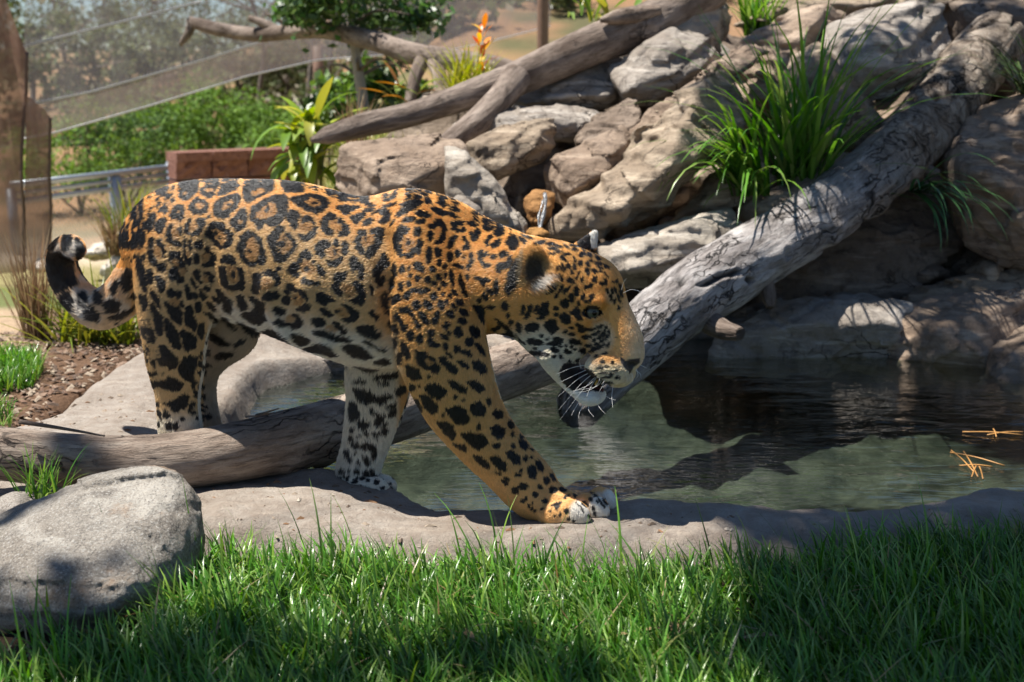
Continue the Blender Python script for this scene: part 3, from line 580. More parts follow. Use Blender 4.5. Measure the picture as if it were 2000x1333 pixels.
# dead branch held above the bank
P0 = PY(830, 200, 7.2); dead = empty('dead_branch', P0, 'bare dead branch reaching left from behind the young tree on two crooked props', 'branch')
for nm_, pp, rr, sd in (('limb', [(372, 44, 9.0), (430, 58, 8.8), (500, 68, 8.6), (570, 62, 8.3), (640, 60, 8.0), (720, 78, 7.6), (800, 104, 7.3), (880, 116, 7.1), (960, 128, 6.9), (1030, 145, 6.8)], [.045, .05, .052, .055, .058, .062, .068, .066, .06, .05], 10),
                        ('branch', [(376, 42, 9.0), (368, 66, 8.95), (352, 88, 8.95)], [.04, .032, .018], 11), ('branch', [(548, 64, 8.45), (515, 46, 8.5), (488, 36, 8.55)], [.04, .032, .028], 12), ('branch', [(575, 62, 8.3), (545, 40, 8.3), (520, 28, 8.3)], [.022, .016, .008], 13),
                        ('prop', [(830, 108, 7.22), (812, 150, 7.1), (800, 205, 7.0)], [.05, .04, .036], 14), ('prop', [(842, 108, 7.2), (858, 150, 7.05), (866, 205, 6.95)], [.052, .046, .044], 15)):
    log(nm_, pp, rr, W_PALE if sd in (15,) else W_BROWN, dead, sd, .10, .08, sides=32, ds=.02)

# ------------------------------------------------------------------ leaves, tussocks, shrubs, trees
LEAF = leafmat('leaf', gloss=.38, trans=.30); LEAF_FAR = leafmat('far_leaf', gloss=.85, trans=.25); BLADE = leafmat('blade', gloss=.27, trans=.30)
def blades(base, az, length, width, lean, droop, col, segs=6, fold=.25, rg=None):
    """arrays per blade -> vertices, quads, colours; each blade is a folded strip that arcs over"""
    n = len(length); t = np.linspace(0, 1, segs + 1)[None, :, None]
    h = np.stack([np.cos(az), np.sin(az), 0 * az], 1)[:, None]; up = np.array([0, 0, 1.0])[None, None]
    th = lean[:, None, None] + droop[:, None, None] * t ** 1.4
    dt = length[:, None, None] / segs; step = (h * np.sin(th) + up * np.cos(th)) * dt
    c = base[:, None] + np.cumsum(np.concatenate([0 * step[:, :1], step[:, :-1]], 1), 1)
    side = np.stack([-np.sin(az), np.cos(az), 0 * az], 1)[:, None]; w = width[:, None, None] * (1 - t ** 2.2 * .93) * (.55 + .45 * np.minimum(1, t * 5)) / 2
    nrm = np.cross(np.broadcast_to(side, step.shape), step / dt)
    l, m, r = c - side * w - nrm * w * fold * -1, c, c + side * w + nrm * w * fold
    v = np.stack([l, m, r], 2).reshape(-1, 3)
    b = np.arange(n)[:, None, None] * (segs + 1) * 3; i = np.arange(segs)[None, :, None] * 3; k = np.array([0, 1])[None, None]; a0 = b + i + k
    f = np.stack([a0, a0 + 1, a0 + 4, a0 + 3], -1).reshape(-1, 4)
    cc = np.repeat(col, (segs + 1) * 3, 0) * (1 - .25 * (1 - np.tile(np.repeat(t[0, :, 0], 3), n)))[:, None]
    return v, f, cc
def tussock(name, P, n, length, width, spread, lean, droop, cols, seed, label, cat='grass clump', group=None, azr=None):
    rg = np.random.default_rng(seed); az = rg.uniform(0, 2 * math.pi, n) if azr is None else rg.normal(azr[0], azr[1], n)
    rr = spread * np.sqrt(rg.random(n)); ba = rg.uniform(0, 2 * math.pi, n); base = np.asarray(P) + np.stack([rr * np.cos(ba), rr * np.sin(ba) * .7, -.02 + 0 * rr], 1)
    col = np.array(cols)[rg.integers(0, len(cols), n)] * rg.uniform(.75, 1.25, n)[:, None]
    v, f, c = blades(base, az, length * rg.uniform(.55, 1.15, n), width * rg.uniform(.7, 1.2, n), np.abs(rg.normal(lean[0], lean[1], n)), rg.uniform(droop[0], droop[1], n), col, 8)
    o = obj(name, v, f, BLADE, None, True, np.asarray(P)); fattr(o, 'Col', c); return tag(o, label, cat, group)
GRN = [(.07, .20, .02), (.11, .26, .03), (.17, .32, .045), (.24, .36, .08)]; YEL = [(.22, .26, .03), (.28, .28, .04), (.16, .22, .03)]; DRYC = [(.30, .20, .11), (.24, .15, .09), (.36, .27, .15)]
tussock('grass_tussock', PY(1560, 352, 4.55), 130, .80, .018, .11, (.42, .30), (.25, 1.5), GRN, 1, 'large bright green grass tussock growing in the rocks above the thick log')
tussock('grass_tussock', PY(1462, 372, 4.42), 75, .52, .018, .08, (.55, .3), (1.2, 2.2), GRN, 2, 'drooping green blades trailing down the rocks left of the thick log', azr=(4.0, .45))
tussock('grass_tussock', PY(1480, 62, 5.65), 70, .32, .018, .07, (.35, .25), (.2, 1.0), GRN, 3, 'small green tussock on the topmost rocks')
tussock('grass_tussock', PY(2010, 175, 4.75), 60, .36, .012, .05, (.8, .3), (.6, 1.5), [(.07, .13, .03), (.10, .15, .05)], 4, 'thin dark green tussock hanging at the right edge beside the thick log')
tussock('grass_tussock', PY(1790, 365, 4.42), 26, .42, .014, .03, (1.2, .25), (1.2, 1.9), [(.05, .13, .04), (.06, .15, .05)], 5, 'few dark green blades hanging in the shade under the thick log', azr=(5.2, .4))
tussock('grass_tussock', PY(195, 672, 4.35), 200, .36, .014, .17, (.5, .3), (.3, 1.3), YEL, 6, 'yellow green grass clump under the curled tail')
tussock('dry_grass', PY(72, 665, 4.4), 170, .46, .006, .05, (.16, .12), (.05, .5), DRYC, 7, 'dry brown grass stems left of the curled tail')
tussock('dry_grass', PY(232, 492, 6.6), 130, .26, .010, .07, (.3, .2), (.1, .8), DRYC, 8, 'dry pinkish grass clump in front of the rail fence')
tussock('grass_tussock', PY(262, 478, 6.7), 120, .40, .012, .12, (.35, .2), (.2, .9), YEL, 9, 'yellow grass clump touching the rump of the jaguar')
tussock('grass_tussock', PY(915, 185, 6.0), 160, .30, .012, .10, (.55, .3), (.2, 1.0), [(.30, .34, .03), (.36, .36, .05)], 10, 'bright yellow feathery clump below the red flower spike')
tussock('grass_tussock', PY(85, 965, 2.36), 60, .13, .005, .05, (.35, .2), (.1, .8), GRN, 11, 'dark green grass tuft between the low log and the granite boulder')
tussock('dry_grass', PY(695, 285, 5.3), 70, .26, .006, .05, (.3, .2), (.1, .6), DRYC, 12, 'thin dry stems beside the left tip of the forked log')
def strip_leaf(P, az, el, L, W, bend, col, name, parent, mat=None):
    t = np.linspace(0, 1, 7); th = el - bend * t; d = np.stack([np.cos(az) * np.cos(th), np.sin(az) * np.cos(th), np.sin(th)], 1) * L / 6
    c = np.asarray(P) + np.cumsum(np.vstack([[0, 0, 0], d[:-1]]), 0); s = np.array([-math.sin(az), math.cos(az), 0]); w = W / 2 * np.sin(np.pi * np.clip(t * .9 + .08, 0, 1)) ** .8
    up = np.array([0, 0, 1.0]); v = np.stack([c - s * w[:, None] + up * w[:, None] * .35, c, c + s * w[:, None] + up * w[:, None] * .35], 1).reshape(-1, 3)
    f = [(i * 3 + k, i * 3 + k + 1, i * 3 + k + 4, i * 3 + k + 3) for i in range(6) for k in (0, 1)]
    o = obj(name, v, f, mat or LEAF, parent); fattr(o, 'Col', np.broadcast_to(np.array(col), v.shape)); return o
rp = np.random.default_rng(21)
Pp = PY(605, 355, 5.9); pl = empty('broad_leaf_plant', Pp, 'yellow green broad leaved plant above the back of the jaguar beside the forked log tip', 'plant')
for k in range(76):
    z = rp.uniform(0, .32); strip_leaf(Pp + np.array([rp.normal(0, .05), rp.normal(0, .04), z]), rp.uniform(0, 6.28), rp.uniform(-.3, 1.2), rp.uniform(.16, .30), rp.uniform(.04, .065), rp.uniform(.4, 1.6), np.array([(.30, .36, .03), (.22, .33, .03), (.38, .38, .06), (.13, .24, .03)][k % 4]) * rp.uniform(.8, 1.2), 'leaf', pl)
for k in range(5):
    c = spline(np.array([np.array([Pp[0] + rp.normal(0, .02), Pp[1], min(gz1(Pp[0], Pp[1]), Pp[2]) - .03]), Pp + np.array([rp.normal(0, .06), 0, .12]), Pp + np.array([rp.normal(0, .10), 0, .28])]), 4); v, f = tube(c, .007, 6); obj('stem', v, f, plain('stem_green', (.25, .25, .10), .6) if k == 0 else bpy.data.materials['stem_green'], pl)
Pp = PY(940, 168, 6.1); pl = empty('red_flower', Pp, 'orange red upright flower spike standing above the yellow clump', 'flower')
for k in range(16):
    z = .02 + .018 * k; strip_leaf(Pp + np.array([rp.normal(0, .012), 0, z]), (k % 4) * 1.57 + rp.normal(0, .4), rp.uniform(.7, 1.3), rp.uniform(.07, .12), rp.uniform(.022, .034), rp.uniform(.2, .9), np.array([(.75, .28, .04), (.70, .14, .03), (.80, .48, .06)][k % 3]), 'bract', pl)
Pp = PY(795, 205, 6.6); pl = empty('broad_leaf_plant', Pp, 'small plant with reddish leaf tips left of the two props', 'plant')
for k in range(14): strip_leaf(Pp + np.array([rp.normal(0, .06), 0, rp.uniform(0, .12)]), rp.uniform(0, 6.28), rp.uniform(.2, 1.2), rp.uniform(.14, .24), rp.uniform(.03, .05), rp.uniform(.3, 1.2), [(.10, .2, .03), (.35, .16, .03), (.2, .27, .05)][k % 3], 'leaf', pl)
Pp = PY(1155, 45, 6.4); pl = empty('broad_leaf_plant', Pp, 'strap leaved green plant behind the bark flap of the forked log', 'plant')
for k in range(22): strip_leaf(Pp + np.array([rp.normal(0, .07), 0, rp.uniform(0, .1)]), rp.uniform(0, 6.28), rp.uniform(.3, 1.3), rp.uniform(.22, .36), rp.uniform(.025, .045), rp.uniform(.3, 1.2), [(.12, .22, .03), (.3, .3, .04), (.18, .27, .05)][k % 3], 'leaf', pl)

def leaf_cloud(n, rad, size, cols, seed, clumps=22, tight=.33, hollow=.45, aspect=.5):
    rg = np.random.default_rng(seed); d = rg.normal(size=(clumps, 3)); d /= np.linalg.norm(d, axis=1)[:, None]
    cc = d * (hollow + (1 - hollow) * rg.random(clumps)[:, None] ** .6); k = rg.integers(0, clumps, n); tight_ = tight * rg.uniform(.6, 1.4, clumps)
    p = (cc[k] + rg.normal(0, 1, (n, 3)) * tight_[k][:, None] * .6) * np.asarray(rad)
    a = rg.normal(size=(n, 3)); a[:, 2] -= .3; a /= np.linalg.norm(a, axis=1)[:, None]; b = np.cross(a, rg.normal(size=(n, 3)) + np.array([0, 0, .8])); b /= np.linalg.norm(b, axis=1)[:, None] + 1e-9
    s = size * rg.uniform(.6, 1.3, n)[:, None]; nn = np.cross(a, b)
    v = np.stack([p - a * s, p + b * s * aspect + nn * s * .12, p + a * s, p - b * s * aspect + nn * s * .12], 1).reshape(-1, 3); f = np.arange(n * 4).reshape(-1, 4)
    col = np.array(cols)[rg.integers(0, len(cols), n)] * rg.uniform(.7, 1.3, n)[:, None] * rg.uniform(.75, 1.2, clumps)[k][:, None]
    return v, f, np.repeat(col, 4, 0)
BARK = plain('bark', (.17, .14, .115), .9, .2, .5, 18); PBARK = plain('pale_bark', (.33, .30, .25), .85, .2, .35, 22)
def limb_tree(P, h, r0, spread, nb, seed):
    rg = np.random.default_rng(seed); b = []; P = np.asarray(P, float); top = P + np.array([rg.normal(0, .05) * h, rg.normal(0, .05) * h, h])
    c = spline(np.array([P, P + (top - P) * .35 + rg.normal(0, .03, 3) * h, P + (top - P) * .7 + rg.normal(0, .04, 3) * h, top]), 5); b.append((c, np.linspace(r0, r0 * .35, len(c))))
    for k in range(nb):
        i = int(len(c) * rg.uniform(.3, .95)); a = rg.uniform(0, 6.28); L = spread * rg.uniform(.6, 1.1)
        q = c[i] + np.array([math.cos(a) * L, math.sin(a) * L, L * rg.uniform(.3, 1.1)]); m = (c[i] + q) / 2 + rg.normal(0, .12, 3) * L; s = spline(np.array([c[i], m, q]), 5); b.append((s, np.linspace(r0 * .4, r0 * .08, len(s))))
        for e in range(2):
            j = int(len(s) * rg.uniform(.4, .9)); q2 = s[j] + rg.normal(0, .35, 3) * L + np.array([0, 0, .15 * L]); s2 = spline(np.array([s[j], (s[j] + q2) / 2 + rg.normal(0, .06, 3) * L, q2]), 4); b.append((s2, np.linspace(r0 * .18, r0 * .04, len(s2))))
    return b
def tree(name, P, h, crown_c, rad, n, size, cols, seed, label, cat, group=None, r0=.1, bark=None, mesh=None):
    P = np.asarray(P, float); t = empty(name, P, label, cat, group); mb = MB()
    for c, r in limb_tree(P, h, r0, min(rad[0], rad[2]) * .8, 6, seed): mb.tube(c, r, 7)
    mb.build('trunk', bark or BARK, t, True)
    v, f, c = leaf_cloud(n, rad, size, cols, seed, 26, .20, .3); o = obj('crown', v + np.asarray(crown_c), f, LEAF_FAR, t); fattr(o, 'Col', c); o['kind'] = 'stuff'; return t
OLIVE = [(.075, .10, .035), (.10, .12, .045), (.13, .15, .06), (.055, .075, .03)]; BRIGHT = [(.13, .24, .035), (.17, .29, .05), (.10, .19, .03)]; DARKL = [(.045, .095, .03), (.07, .13, .04), (.11, .18, .06)]
# young tree with glossy leaves
Pb = PY(712, 238, 7.9); t = empty('young_tree', Pb, 'young tree with dark glossy leaves and a thin pale trunk behind the forked log', 'tree')
C_ = spline(np.array([np.array([*PY(714, 240, 7.9)[:2], min(gz1(*PY(714, 240, 7.9)[:2]), PY(714, 240, 7.9)[2]) - .05]), PY(712, 232, 7.9), PY(706, 180, 7.9), PY(697, 120, 7.9), PY(690, 60, 7.9), PY(688, -30, 7.9)]), 6); v, f = tube(C_, np.linspace(.046, .026, len(C_)), 14); obj('trunk', v, f, PBARK, t)
mb = MB()
for k in range(9):
    a = rp.uniform(0, 6.28); s0 = C_[rp.integers(14, len(C_))]; mb.tube(spline(np.array([s0, s0 + np.array([math.cos(a) * .2, math.sin(a) * .2, .08]), s0 + np.array([math.cos(a) * .45, math.sin(a) * .45, .05])]), 4), np.linspace(.014, .004, 9), 6)
mb.build('branches', BARK, t, True)
v, f, c = leaf_cloud(3600, (.55, .45, .33), .038, DARKL + [(.08, .18, .04)], 5, 26, .26, .5); o = obj('crown', v + PY(705, -28, 7.9), f, LEAF, t); fattr(o, 'Col', c); o['kind'] = 'stuff'
# shrub behind the trunk
def shrub(px, py, Y, rad, n, size, cols, seed, label, group, name='shrub'):
    P = PY(px, py, Y); g = gz1(P[0], P[1]); b0 = np.array([P[0], P[1], min(g, P[2] - rad[2] * .8)]); t = empty(name, b0, label, 'shrub', group); mb = MB(); rg = np.random.default_rng(seed)
    for k in range(5):
        q = P + rg.normal(0, .45, 3) * np.array(rad); mb.tube(spline(np.array([b0, (b0 + q) / 2 + rg.normal(0, .05, 3), q]), 4), np.linspace(.03, .008, 9) * max(.3, rad[0]), 6)
    mb.build('stems', BARK, t, True); v, f, c = leaf_cloud(n, rad, size, cols, seed); o = obj('leaves', v + P, f, LEAF if Y < 10 else LEAF_FAR, t); fattr(o, 'Col', c); o['kind'] = 'stuff'
    return t
shrub(668, 200, 8.6, (.26, .25, .22), 1100, .040, DARKL + BRIGHT, 31, 'leafy green shrub left of the pale tree trunk', None)
shrub(770, 195, 8.4, (.28, .25, .25), 1300, .040, DARKL + BRIGHT, 32, 'leafy green shrub right of the pale tree trunk', None)
shrub(640, 235, 8.2, (.15, .15, .12), 400, .035, BRIGHT, 33, 'low bright shrub at the left tip of the forked log', None)
BU = [(150, 300, 14.5, .75, .55), (235, 285, 15, .7, .6), (330, 272, 15.5, .75, .55), (420, 255, 16, .75, .6), (500, 262, 16, .6, .5), (560, 285, 15, .5, .4)]
BL = ['bright green bush leftmost behind the rail fence', 'bright green bush behind the middle post of the rail fence', 'bright green bush behind the right end of the rail fence', 'tall bright bush behind the left half of the block wall', 'bright bush behind the right half of the block wall', 'small bush between the block wall and the yellow green plant']
for k, (a, b, Y_, r1, r2) in enumerate(BU): shrub(a, b, Y_, (r1, r1, r2), 4200, .032, BRIGHT if k not in (1,) else DARKL, 40 + k, BL[k], 'bushes behind the fence and wall')
TL = ['tree just right of the narrower brown curtain', 'tree behind the left part of the netting', 'tree under the left end of the dead branch', 'tree above the block wall', 'tree between the dead branch and the bare trees', 'far tree at the top left corner beside the curtain', 'far tree behind the tip of the dead branch', 'far tree left of the young tree crown', 'low tree right of the young tree crown', 'far tree right of the young tree at the top edge', 'tree right of the brown steel post', 'far tree left of the brown steel post at the top edge', 'tree seen under the young tree crown', 'small tree behind the red flower', 'far tree behind the young tree crown', 'farthest tree at the top left', 'farthest tree left of the dead branch', 'farthest tree above the dead branch', 'farthest tree touching the young tree crown']
TR_ = [(60, 150, 24, 1.6, 1.5), (190, 140, 25, 1.7, 1.4), (330, 170, 24, 1.6, 1.2), (450, 165, 26, 1.7, 1.3), (560, 175, 26, 1.3, 1.0), (120, 20, 36, 2.6, 2.0), (300, 40, 38, 2.8, 1.9), (520, 60, 40, 2.4, 1.8), (860, 175, 22, 1.3, .7), (900, 60, 34, 1.8, 1.4), (1120, 60, 30, 1.8, 1.5), (1000, 20, 40, 2.4, 2.0), (780, 110, 32, 1.8, 1.3), (1000, 150, 20, 1.0, .6), (640, 120, 36, 2.0, 1.4), (10, 40, 46, 3.0, 2.4), (210, 20, 48, 3.0, 2.2), (400, 45, 50, 2.8, 2.0), (600, 50, 46, 2.8, 2.2)]
for k, (a, b, Y_, r1, r2) in enumerate(TR_):
    P = PY(a, b, Y_); g = gz1(P[0], P[1]); tree('olive_tree', (P[0], P[1], g - .1), max(.5, P[2] - g + r2 * .4), P, (r1, r1, r2), 2100, .085, OLIVE if k % 3 else OLIVE[:2] + [(.16, .15, .09)], 60 + k, 'hazy olive green ' + TL[k], 'tree', 'trees on the hillside', .09)
for k, (a, b, Y_, h) in enumerate([(592, 232, 17, 2.2), (655, 240, 18, 1.9), (540, 230, 19, 2.0)]):
    P = PY(a, b, Y_); t = empty('bare_tree', P, ['slender bare tree behind the yellow green plant, taller of the bare trees', 'bare tree just left of the pale tree trunk', 'bare tree above the block wall'][k], 'tree', 'bare trees on the slope'); g = gz1(P[0], P[1]); P2 = np.array([P[0], P[1], min(P[2], g)])
    for i, (c, r) in enumerate(limb_tree(P2, h + P[2] - P2[2], .055, .9, 8, 90 + k)): v, f = tube(c, r, 6); obj('trunk' if i == 0 else 'branch', v, f, BARK, t)
rs = np.random.default_rng(8); sv = []
scr = [leaf_cloud(420, (.6, .6, .4), .09, OLIVE + [(.2, .17, .1)], 120 + k) for k in range(3)]
for k in range(70):
    a = rs.uniform(480, 1350); Y_ = rs.uniform(15, 38); x = (a - 1000) / FPX * Y_; z = gz1(x, Y_); v, f, c = scr[k % 3]; sv.append((v * rs.uniform(.6, 1.5) + np.array([x, Y_, z + .2]), f, c))
nv = 0; V_, F_, C2 = [], [], []
for v, f, c in sv: V_.append(v); F_.append(f + nv); C2.append(c); nv += len(v)
o = obj('hillside_scrub', np.vstack(V_), np.vstack(F_), LEAF); fattr(o, 'Col', np.vstack(C2)); tag(o, 'low olive scrub scattered over the brown hillside', 'scrub', None, 'stuff')

# ------------------------------------------------------------------ fence, wall, posts, netting
STEEL = plain('galvanised_steel', (.42, .46, .50), .42, .5, .15, 30, Metallic=.75); WIRE = plain('wire', (.35, .36, .36), .5)
A_, B_ = PY(20, 362, 9.9), PY(336, 326, 12.0); fn = empty('rail_fence', np.array([A_[0], A_[1], gz1(A_[0], A_[1])]), 'grey steel rail fence with chain link panels left of the block wall', 'fence')
def along(t, z): p = A_ + (B_ - A_) * t; return np.array([p[0], p[1], z])
zt = B_[2]
for z, r in ((zt, .030), (zt - .075, .020), (zt - .145, .026), (-.88, .024)): v, f = tube(np.array([along(0, z), along(.5, z), along(1, z)]), r, 12); obj('rail', v, f, STEEL, fn)
for t_, r in ((0, .04), (.585, .040), (.615, .032), (1, .060)): v, f = tube(np.array([along(t_, -1.15), along(t_, -.4), along(t_, zt + (.05 if r > .05 else -.03))]), r, 14); obj('post', v, f, STEEL, fn)
mb = MB(); Lf = float(np.linalg.norm((B_ - A_)[:2])); nw = int(Lf / .055)
for k in range(-18, nw):
    for sg in (1, -1):
        t0, t1 = k * .055 / Lf, (k * .055 + .72) / Lf; za, zb_ = (-.88, zt - .145) if sg > 0 else (zt - .145, -.88)
        u0, u1 = max(t0, 0), min(t1, 1)
        if u1 <= u0: continue
        pa, pb = along(u0, za + (zb_ - za) * (u0 - t0) / (t1 - t0)), along(u1, za + (zb_ - za) * (u1 - t0) / (t1 - t0)); mb.tube(np.array([pa, pb]), .0022, 3, False)
o = mb.build('chain_link', WIRE, fn); o['kind'] = 'stuff'
BRK = Mat('split_block'); bco = BRK.coord(); n_ = BRK.noise(bco, 16, 7, .7); BRK.bsdf(BRK.ramp(n_, [(.3, (.20, .095, .07)), (.55, (.32, .165, .125)), (.75, (.40, .23, .18))]), .9, BRK.bump(n_, 1.0, .05), .2)
A2, B2 = PY(342, 340, 11.6), PY(640, 335, 12.6); wl = empty('block_wall', np.array([A2[0], A2[1], -.9]), 'reddish brown split face block wall behind the back of the jaguar', 'wall')
dx = (B2 - A2)[:2]; Lw = float(np.linalg.norm(dx)); ux = dx / Lw; Mw = np.eye(4); Mw[:2, 0] = ux; Mw[:2, 1] = (-ux[1], ux[0]); Mw[:3, 3] = (A2[0], A2[1], 0)
zt2 = PY(342, 318, 11.6)[2]; cell = 0
for row in range(5):
    x = -.1 if row % 2 else 0
    while x < Lw:
        x1_ = min(x + .39, Lw); x0c = max(x, 0); h0, h1 = zt2 - .19 * (row + 1) + .022, zt2 - .19 * row
        v_ = np.array([[q, -.02 * rp.random(), z] for z in np.linspace(h0, h1, 4) for q in np.linspace(x0c, x1_ - .022, 6)]); v_[:, 1] -= rp.uniform(0, .05, 24); bk = v_.copy(); bk[:, 1] = .2
        i = [r_ * 6 + c_ for r_ in range(3) for c_ in range(5)]; ff = [(k, k + 1, k + 7, k + 6) for k in i] + [(k + 30, k + 24, k + 25, k + 31) for k in i]
        edge = [0, 1, 2, 3, 4, 5, 11, 17, 23, 22, 21, 20, 19, 18, 12, 6]; ff += [(edge[(q + 1) % 16], edge[q], edge[q] + 24, edge[(q + 1) % 16] + 24) for q in range(16)]
        vv = np.vstack([v_, bk]); obj('block', vv @ Mw[:3, :3].T + Mw[:3, 3], ff, BRK.m, wl, False); x += .39
x = 0
while x < Lw:
    mb = MB(); mb.box((x, -.07, zt2 + .004), (min(x + .39, Lw) - .01, .24, zt2 + .10), Mw); mb.build('capstone', BRK.m, wl); x += .39
POST = plain('brown_steel_post', (.20, .12, .085), .55, .4, .15, 20)
for px, y0_, y1_, Y_, r, lb in ((1060, -60, 110, 9.5, .046, 'brown steel post standing behind the forked log'), (624, 90, 190, 12, .055, 'brown steel post at the left of the young tree crown')):
    a, b = PY(px, y1_, Y_), PY(px, y0_, Y_); a[2] = min(a[2], gz1(a[0], a[1])); b[:2] = a[:2]; pt = empty('steel_post', a, lb, 'post'); v, f = tube(np.linspace(a, b, 5), r, 16); obj('pole', v, f, POST, pt); v, f = tube(np.linspace(a, a + np.array([0, 0, .03]), 3), r * 1.7, 16); obj('base_collar', v, f, POST, pt)
def netmat(name, col, alpha, sc):
    m = Mat(name); co = m.coord('UV') ; w = m.noise(m.mapping(m.coord(), (sc, sc, sc)), 1.0, 2, .5); d = m.n('BsdfDiffuse'); m.set(d.inputs[0], col); t = m.n('BsdfTranslucent'); m.set(t.inputs[0], col); a = m.n('MixShader'); a.inputs[0].default_value = .4; m.link(d.outputs[0], a.inputs[1]); m.link(t.outputs[0], a.inputs[2])
    tr = m.n('BsdfTransparent'); x = m.n('MixShader'); m.link(m.ramp(w, [(.3, alpha * .8), (.7, min(1, alpha * 1.2))]), x.inputs[0]); m.link(tr.outputs[0], x.inputs[1]); m.link(a.outputs[0], x.inputs[2]); m.link(x.outputs[0], m.out.inputs[0]); return m.m
NET1 = netmat('net_veil', (.42, .38, .40), .28, 4); NET2 = netmat('net_band', (.36, .28, .235), .40, 4); NET3 = netmat('net_curtain', (.27, .165, .125), .84, 4)
CORD = plain('lacing_cord', (.62, .60, .58), .6)
nt = empty('netting', PY(100, 520, 7.4), 'brown see through enclosure netting in slanting seamed panels across the upper left', 'netting')
def ndep(px): return np.interp(px, [-60, 100, 620, 1080], [7.2, 7.5, 10.5, 13.5])
def sheet(name, pxs, top, bot, mat, nv=14, wav=.03, parent=nt):
    n = len(pxs); t = np.linspace(0, 1, nv)[None]; X_ = np.repeat(pxs[:, None], nv, 1); Y2 = top[:, None] * (1 - t) + bot[:, None] * t
    P = PY(X_, Y2, ndep(X_)); P[..., 1] += wav * fbm(np.stack([P[..., 0] * 1.3, P[..., 2] * 2.5, 0 * P[..., 0]], -1), 3)
    i = np.arange(n - 1)[:, None] * nv; j = np.arange(nv - 1)[None]; f = np.stack([i + j, i + nv + j, i + nv + j + 1, i + j + 1], -1).reshape(-1, 4)
    return obj(name, P.reshape(-1, 3), f, mat, parent)
px = np.linspace(46, 1075, 90); lower = np.interp(px, [46, 100, 300, 480, 620, 870, 940, 1075], [272, 262, 205, 150, 118, 100, 86, 52]); line2 = np.interp(px, [46, 60, 180, 400, 530, 620], [212, 205, 180, 117, 76, 52]); line1 = np.interp(px, [46, 370, 620], [92, 10, -60])
sheet('upper_panel', px, np.full(90, -260.), lower, NET1); m2 = px < 625; sheet('lower_panel', px[m2], line2[m2], lower[m2] - 3, NET2, 10)
m3 = px > 600; sheet('far_panel', px[m3], np.full(m3.sum(), -200.), lower[m3] - 2, netmat('net_far', (.44, .39, .38), .28, 4), 8)
for nm_, ln, mm, rr in (('seam_cord', line1, px < 400, .007), ('seam_cord', line2, px < 560, .006), ('edge_cord', lower, px > 0, .007)):
    C_ = PY(px[mm], ln[mm], ndep(px[mm])) - np.array([0, .012, 0]); v, f = tube(C_, rr, 6); obj(nm_, v, f, CORD, nt)
mb = MB()
for ln, p1 in ((line1, 380), (line2, 540)):
    for q in np.arange(52, p1, 6.5): c = PY(q, np.interp(q, px, ln), float(ndep(q))) - np.array([0, .02, 0]); mb.add(*uvsphere0(c, .011, 6, 4)) if 'uvsphere0' in globals() else mb.box(c - .009, c + .009)
o = mb.build('lacing_knots', CORD, nt); o['kind'] = 'stuff'
def curtain(poly_top, poly_bot, x0, x1, lb, seed):
    cx = np.linspace(x0, x1, 26); top = np.interp(cx, *poly_top); bot = np.interp(cx, *poly_bot); t = np.linspace(0, 1, 40)[None]; X_ = np.repeat(cx[:, None], 40, 1); Y2 = top[:, None] * (1 - t) + bot[:, None] * t
    X_ = X_ + 1.0 * np.sin(t * 9 + seed) * ((X_ - x0) / (x1 - x0))
    P = PY(X_, Y2, 7.0 + .0 * X_); P[..., 1] += .05 * fbm(np.stack([P[..., 0] * 9, P[..., 2] * .8, 0 * P[..., 0] + seed], -1), 3) + .004 * np.sin(P[..., 2] * 90 + 6 * fbm(np.stack([P[..., 0] * 5, P[..., 2] * 5, 0 * P[..., 0]], -1), 2))
    n, nv = P.shape[:2]; i = np.arange(n - 1)[:, None] * nv; j = np.arange(nv - 1)[None]; f = np.stack([i + j, i + nv + j, i + nv + j + 1, i + j + 1], -1).reshape(-1, 4)
    pt = empty('net_curtain', P[n // 2, -1], lb, 'net curtain'); obj('mesh_sheet', P.reshape(-1, 3), f, NET3, pt); v, f = tube(P[-1], .010, 8); obj('hem', v, f, plain('hem_' + ('a' if seed < 2 else 'b'), (.13, .08, .06), .8), pt)
curtain(([-80, 0, 30, 48], [-60, -40, 60, 105]), ([-80, 48], [540, 532]), -80, 47, 'wrinkled brown mesh curtain hanging at the left edge', 1)
curtain(([48, 60, 90, 102], [186, 192, 214, 236]), ([48, 102], [528, 524]), 49, 99, 'narrower brown mesh curtain with a bulging top right of the edge curtain', 2)

# ------------------------------------------------------------------ mulch, lawns, small things
def scatter_blades(name, P, n, L, W, cols, seed, label, lean=(.35, .25), droop=(.1, 1.3), azr=None, segs=4):
    rg = np.random.default_rng(seed); az = rg.uniform(0, 2 * math.pi, n) if azr is None else np.where(rg.random(n) < .65, rg.normal(azr[0], azr[1], n), rg.uniform(0, 6.28, n))
    base = np.asarray(P); cl = fbm(base * np.array([6, 6, 0]), 2); L_ = L * rg.uniform(.5, 1.2, n) * (1 + .35 * cl); col = np.array(cols)[rg.integers(0, len(cols), n)] * (rg.uniform(.7, 1.3, n) * (1 + .2 * fbm(base * np.array([3, 3, 0]) + 4, 2)))[:, None]
    v, f, c = blades(base, az, L_, W * rg.uniform(.6, 1.25, n), np.abs(rg.normal(lean[0], lean[1], n)), rg.uniform(droop[0], droop[1], n), col, segs)
    o = obj(name, v, f, BLADE); fattr(o, 'Col', c); return tag(o, label, 'grass', None, 'stuff')
def soilz(x, y): return np.maximum(gz_full(x, y), np.where(poly_sd(np.stack([x, y], 1), BASIN) < .05, basin_z(x, y), -9))
LAWN = [(.08, .23, .022), (.11, .29, .03), (.16, .34, .05), (.28, .42, .12), (.06, .17, .02), (.22, .36, .05), (.05, .13, .018)]
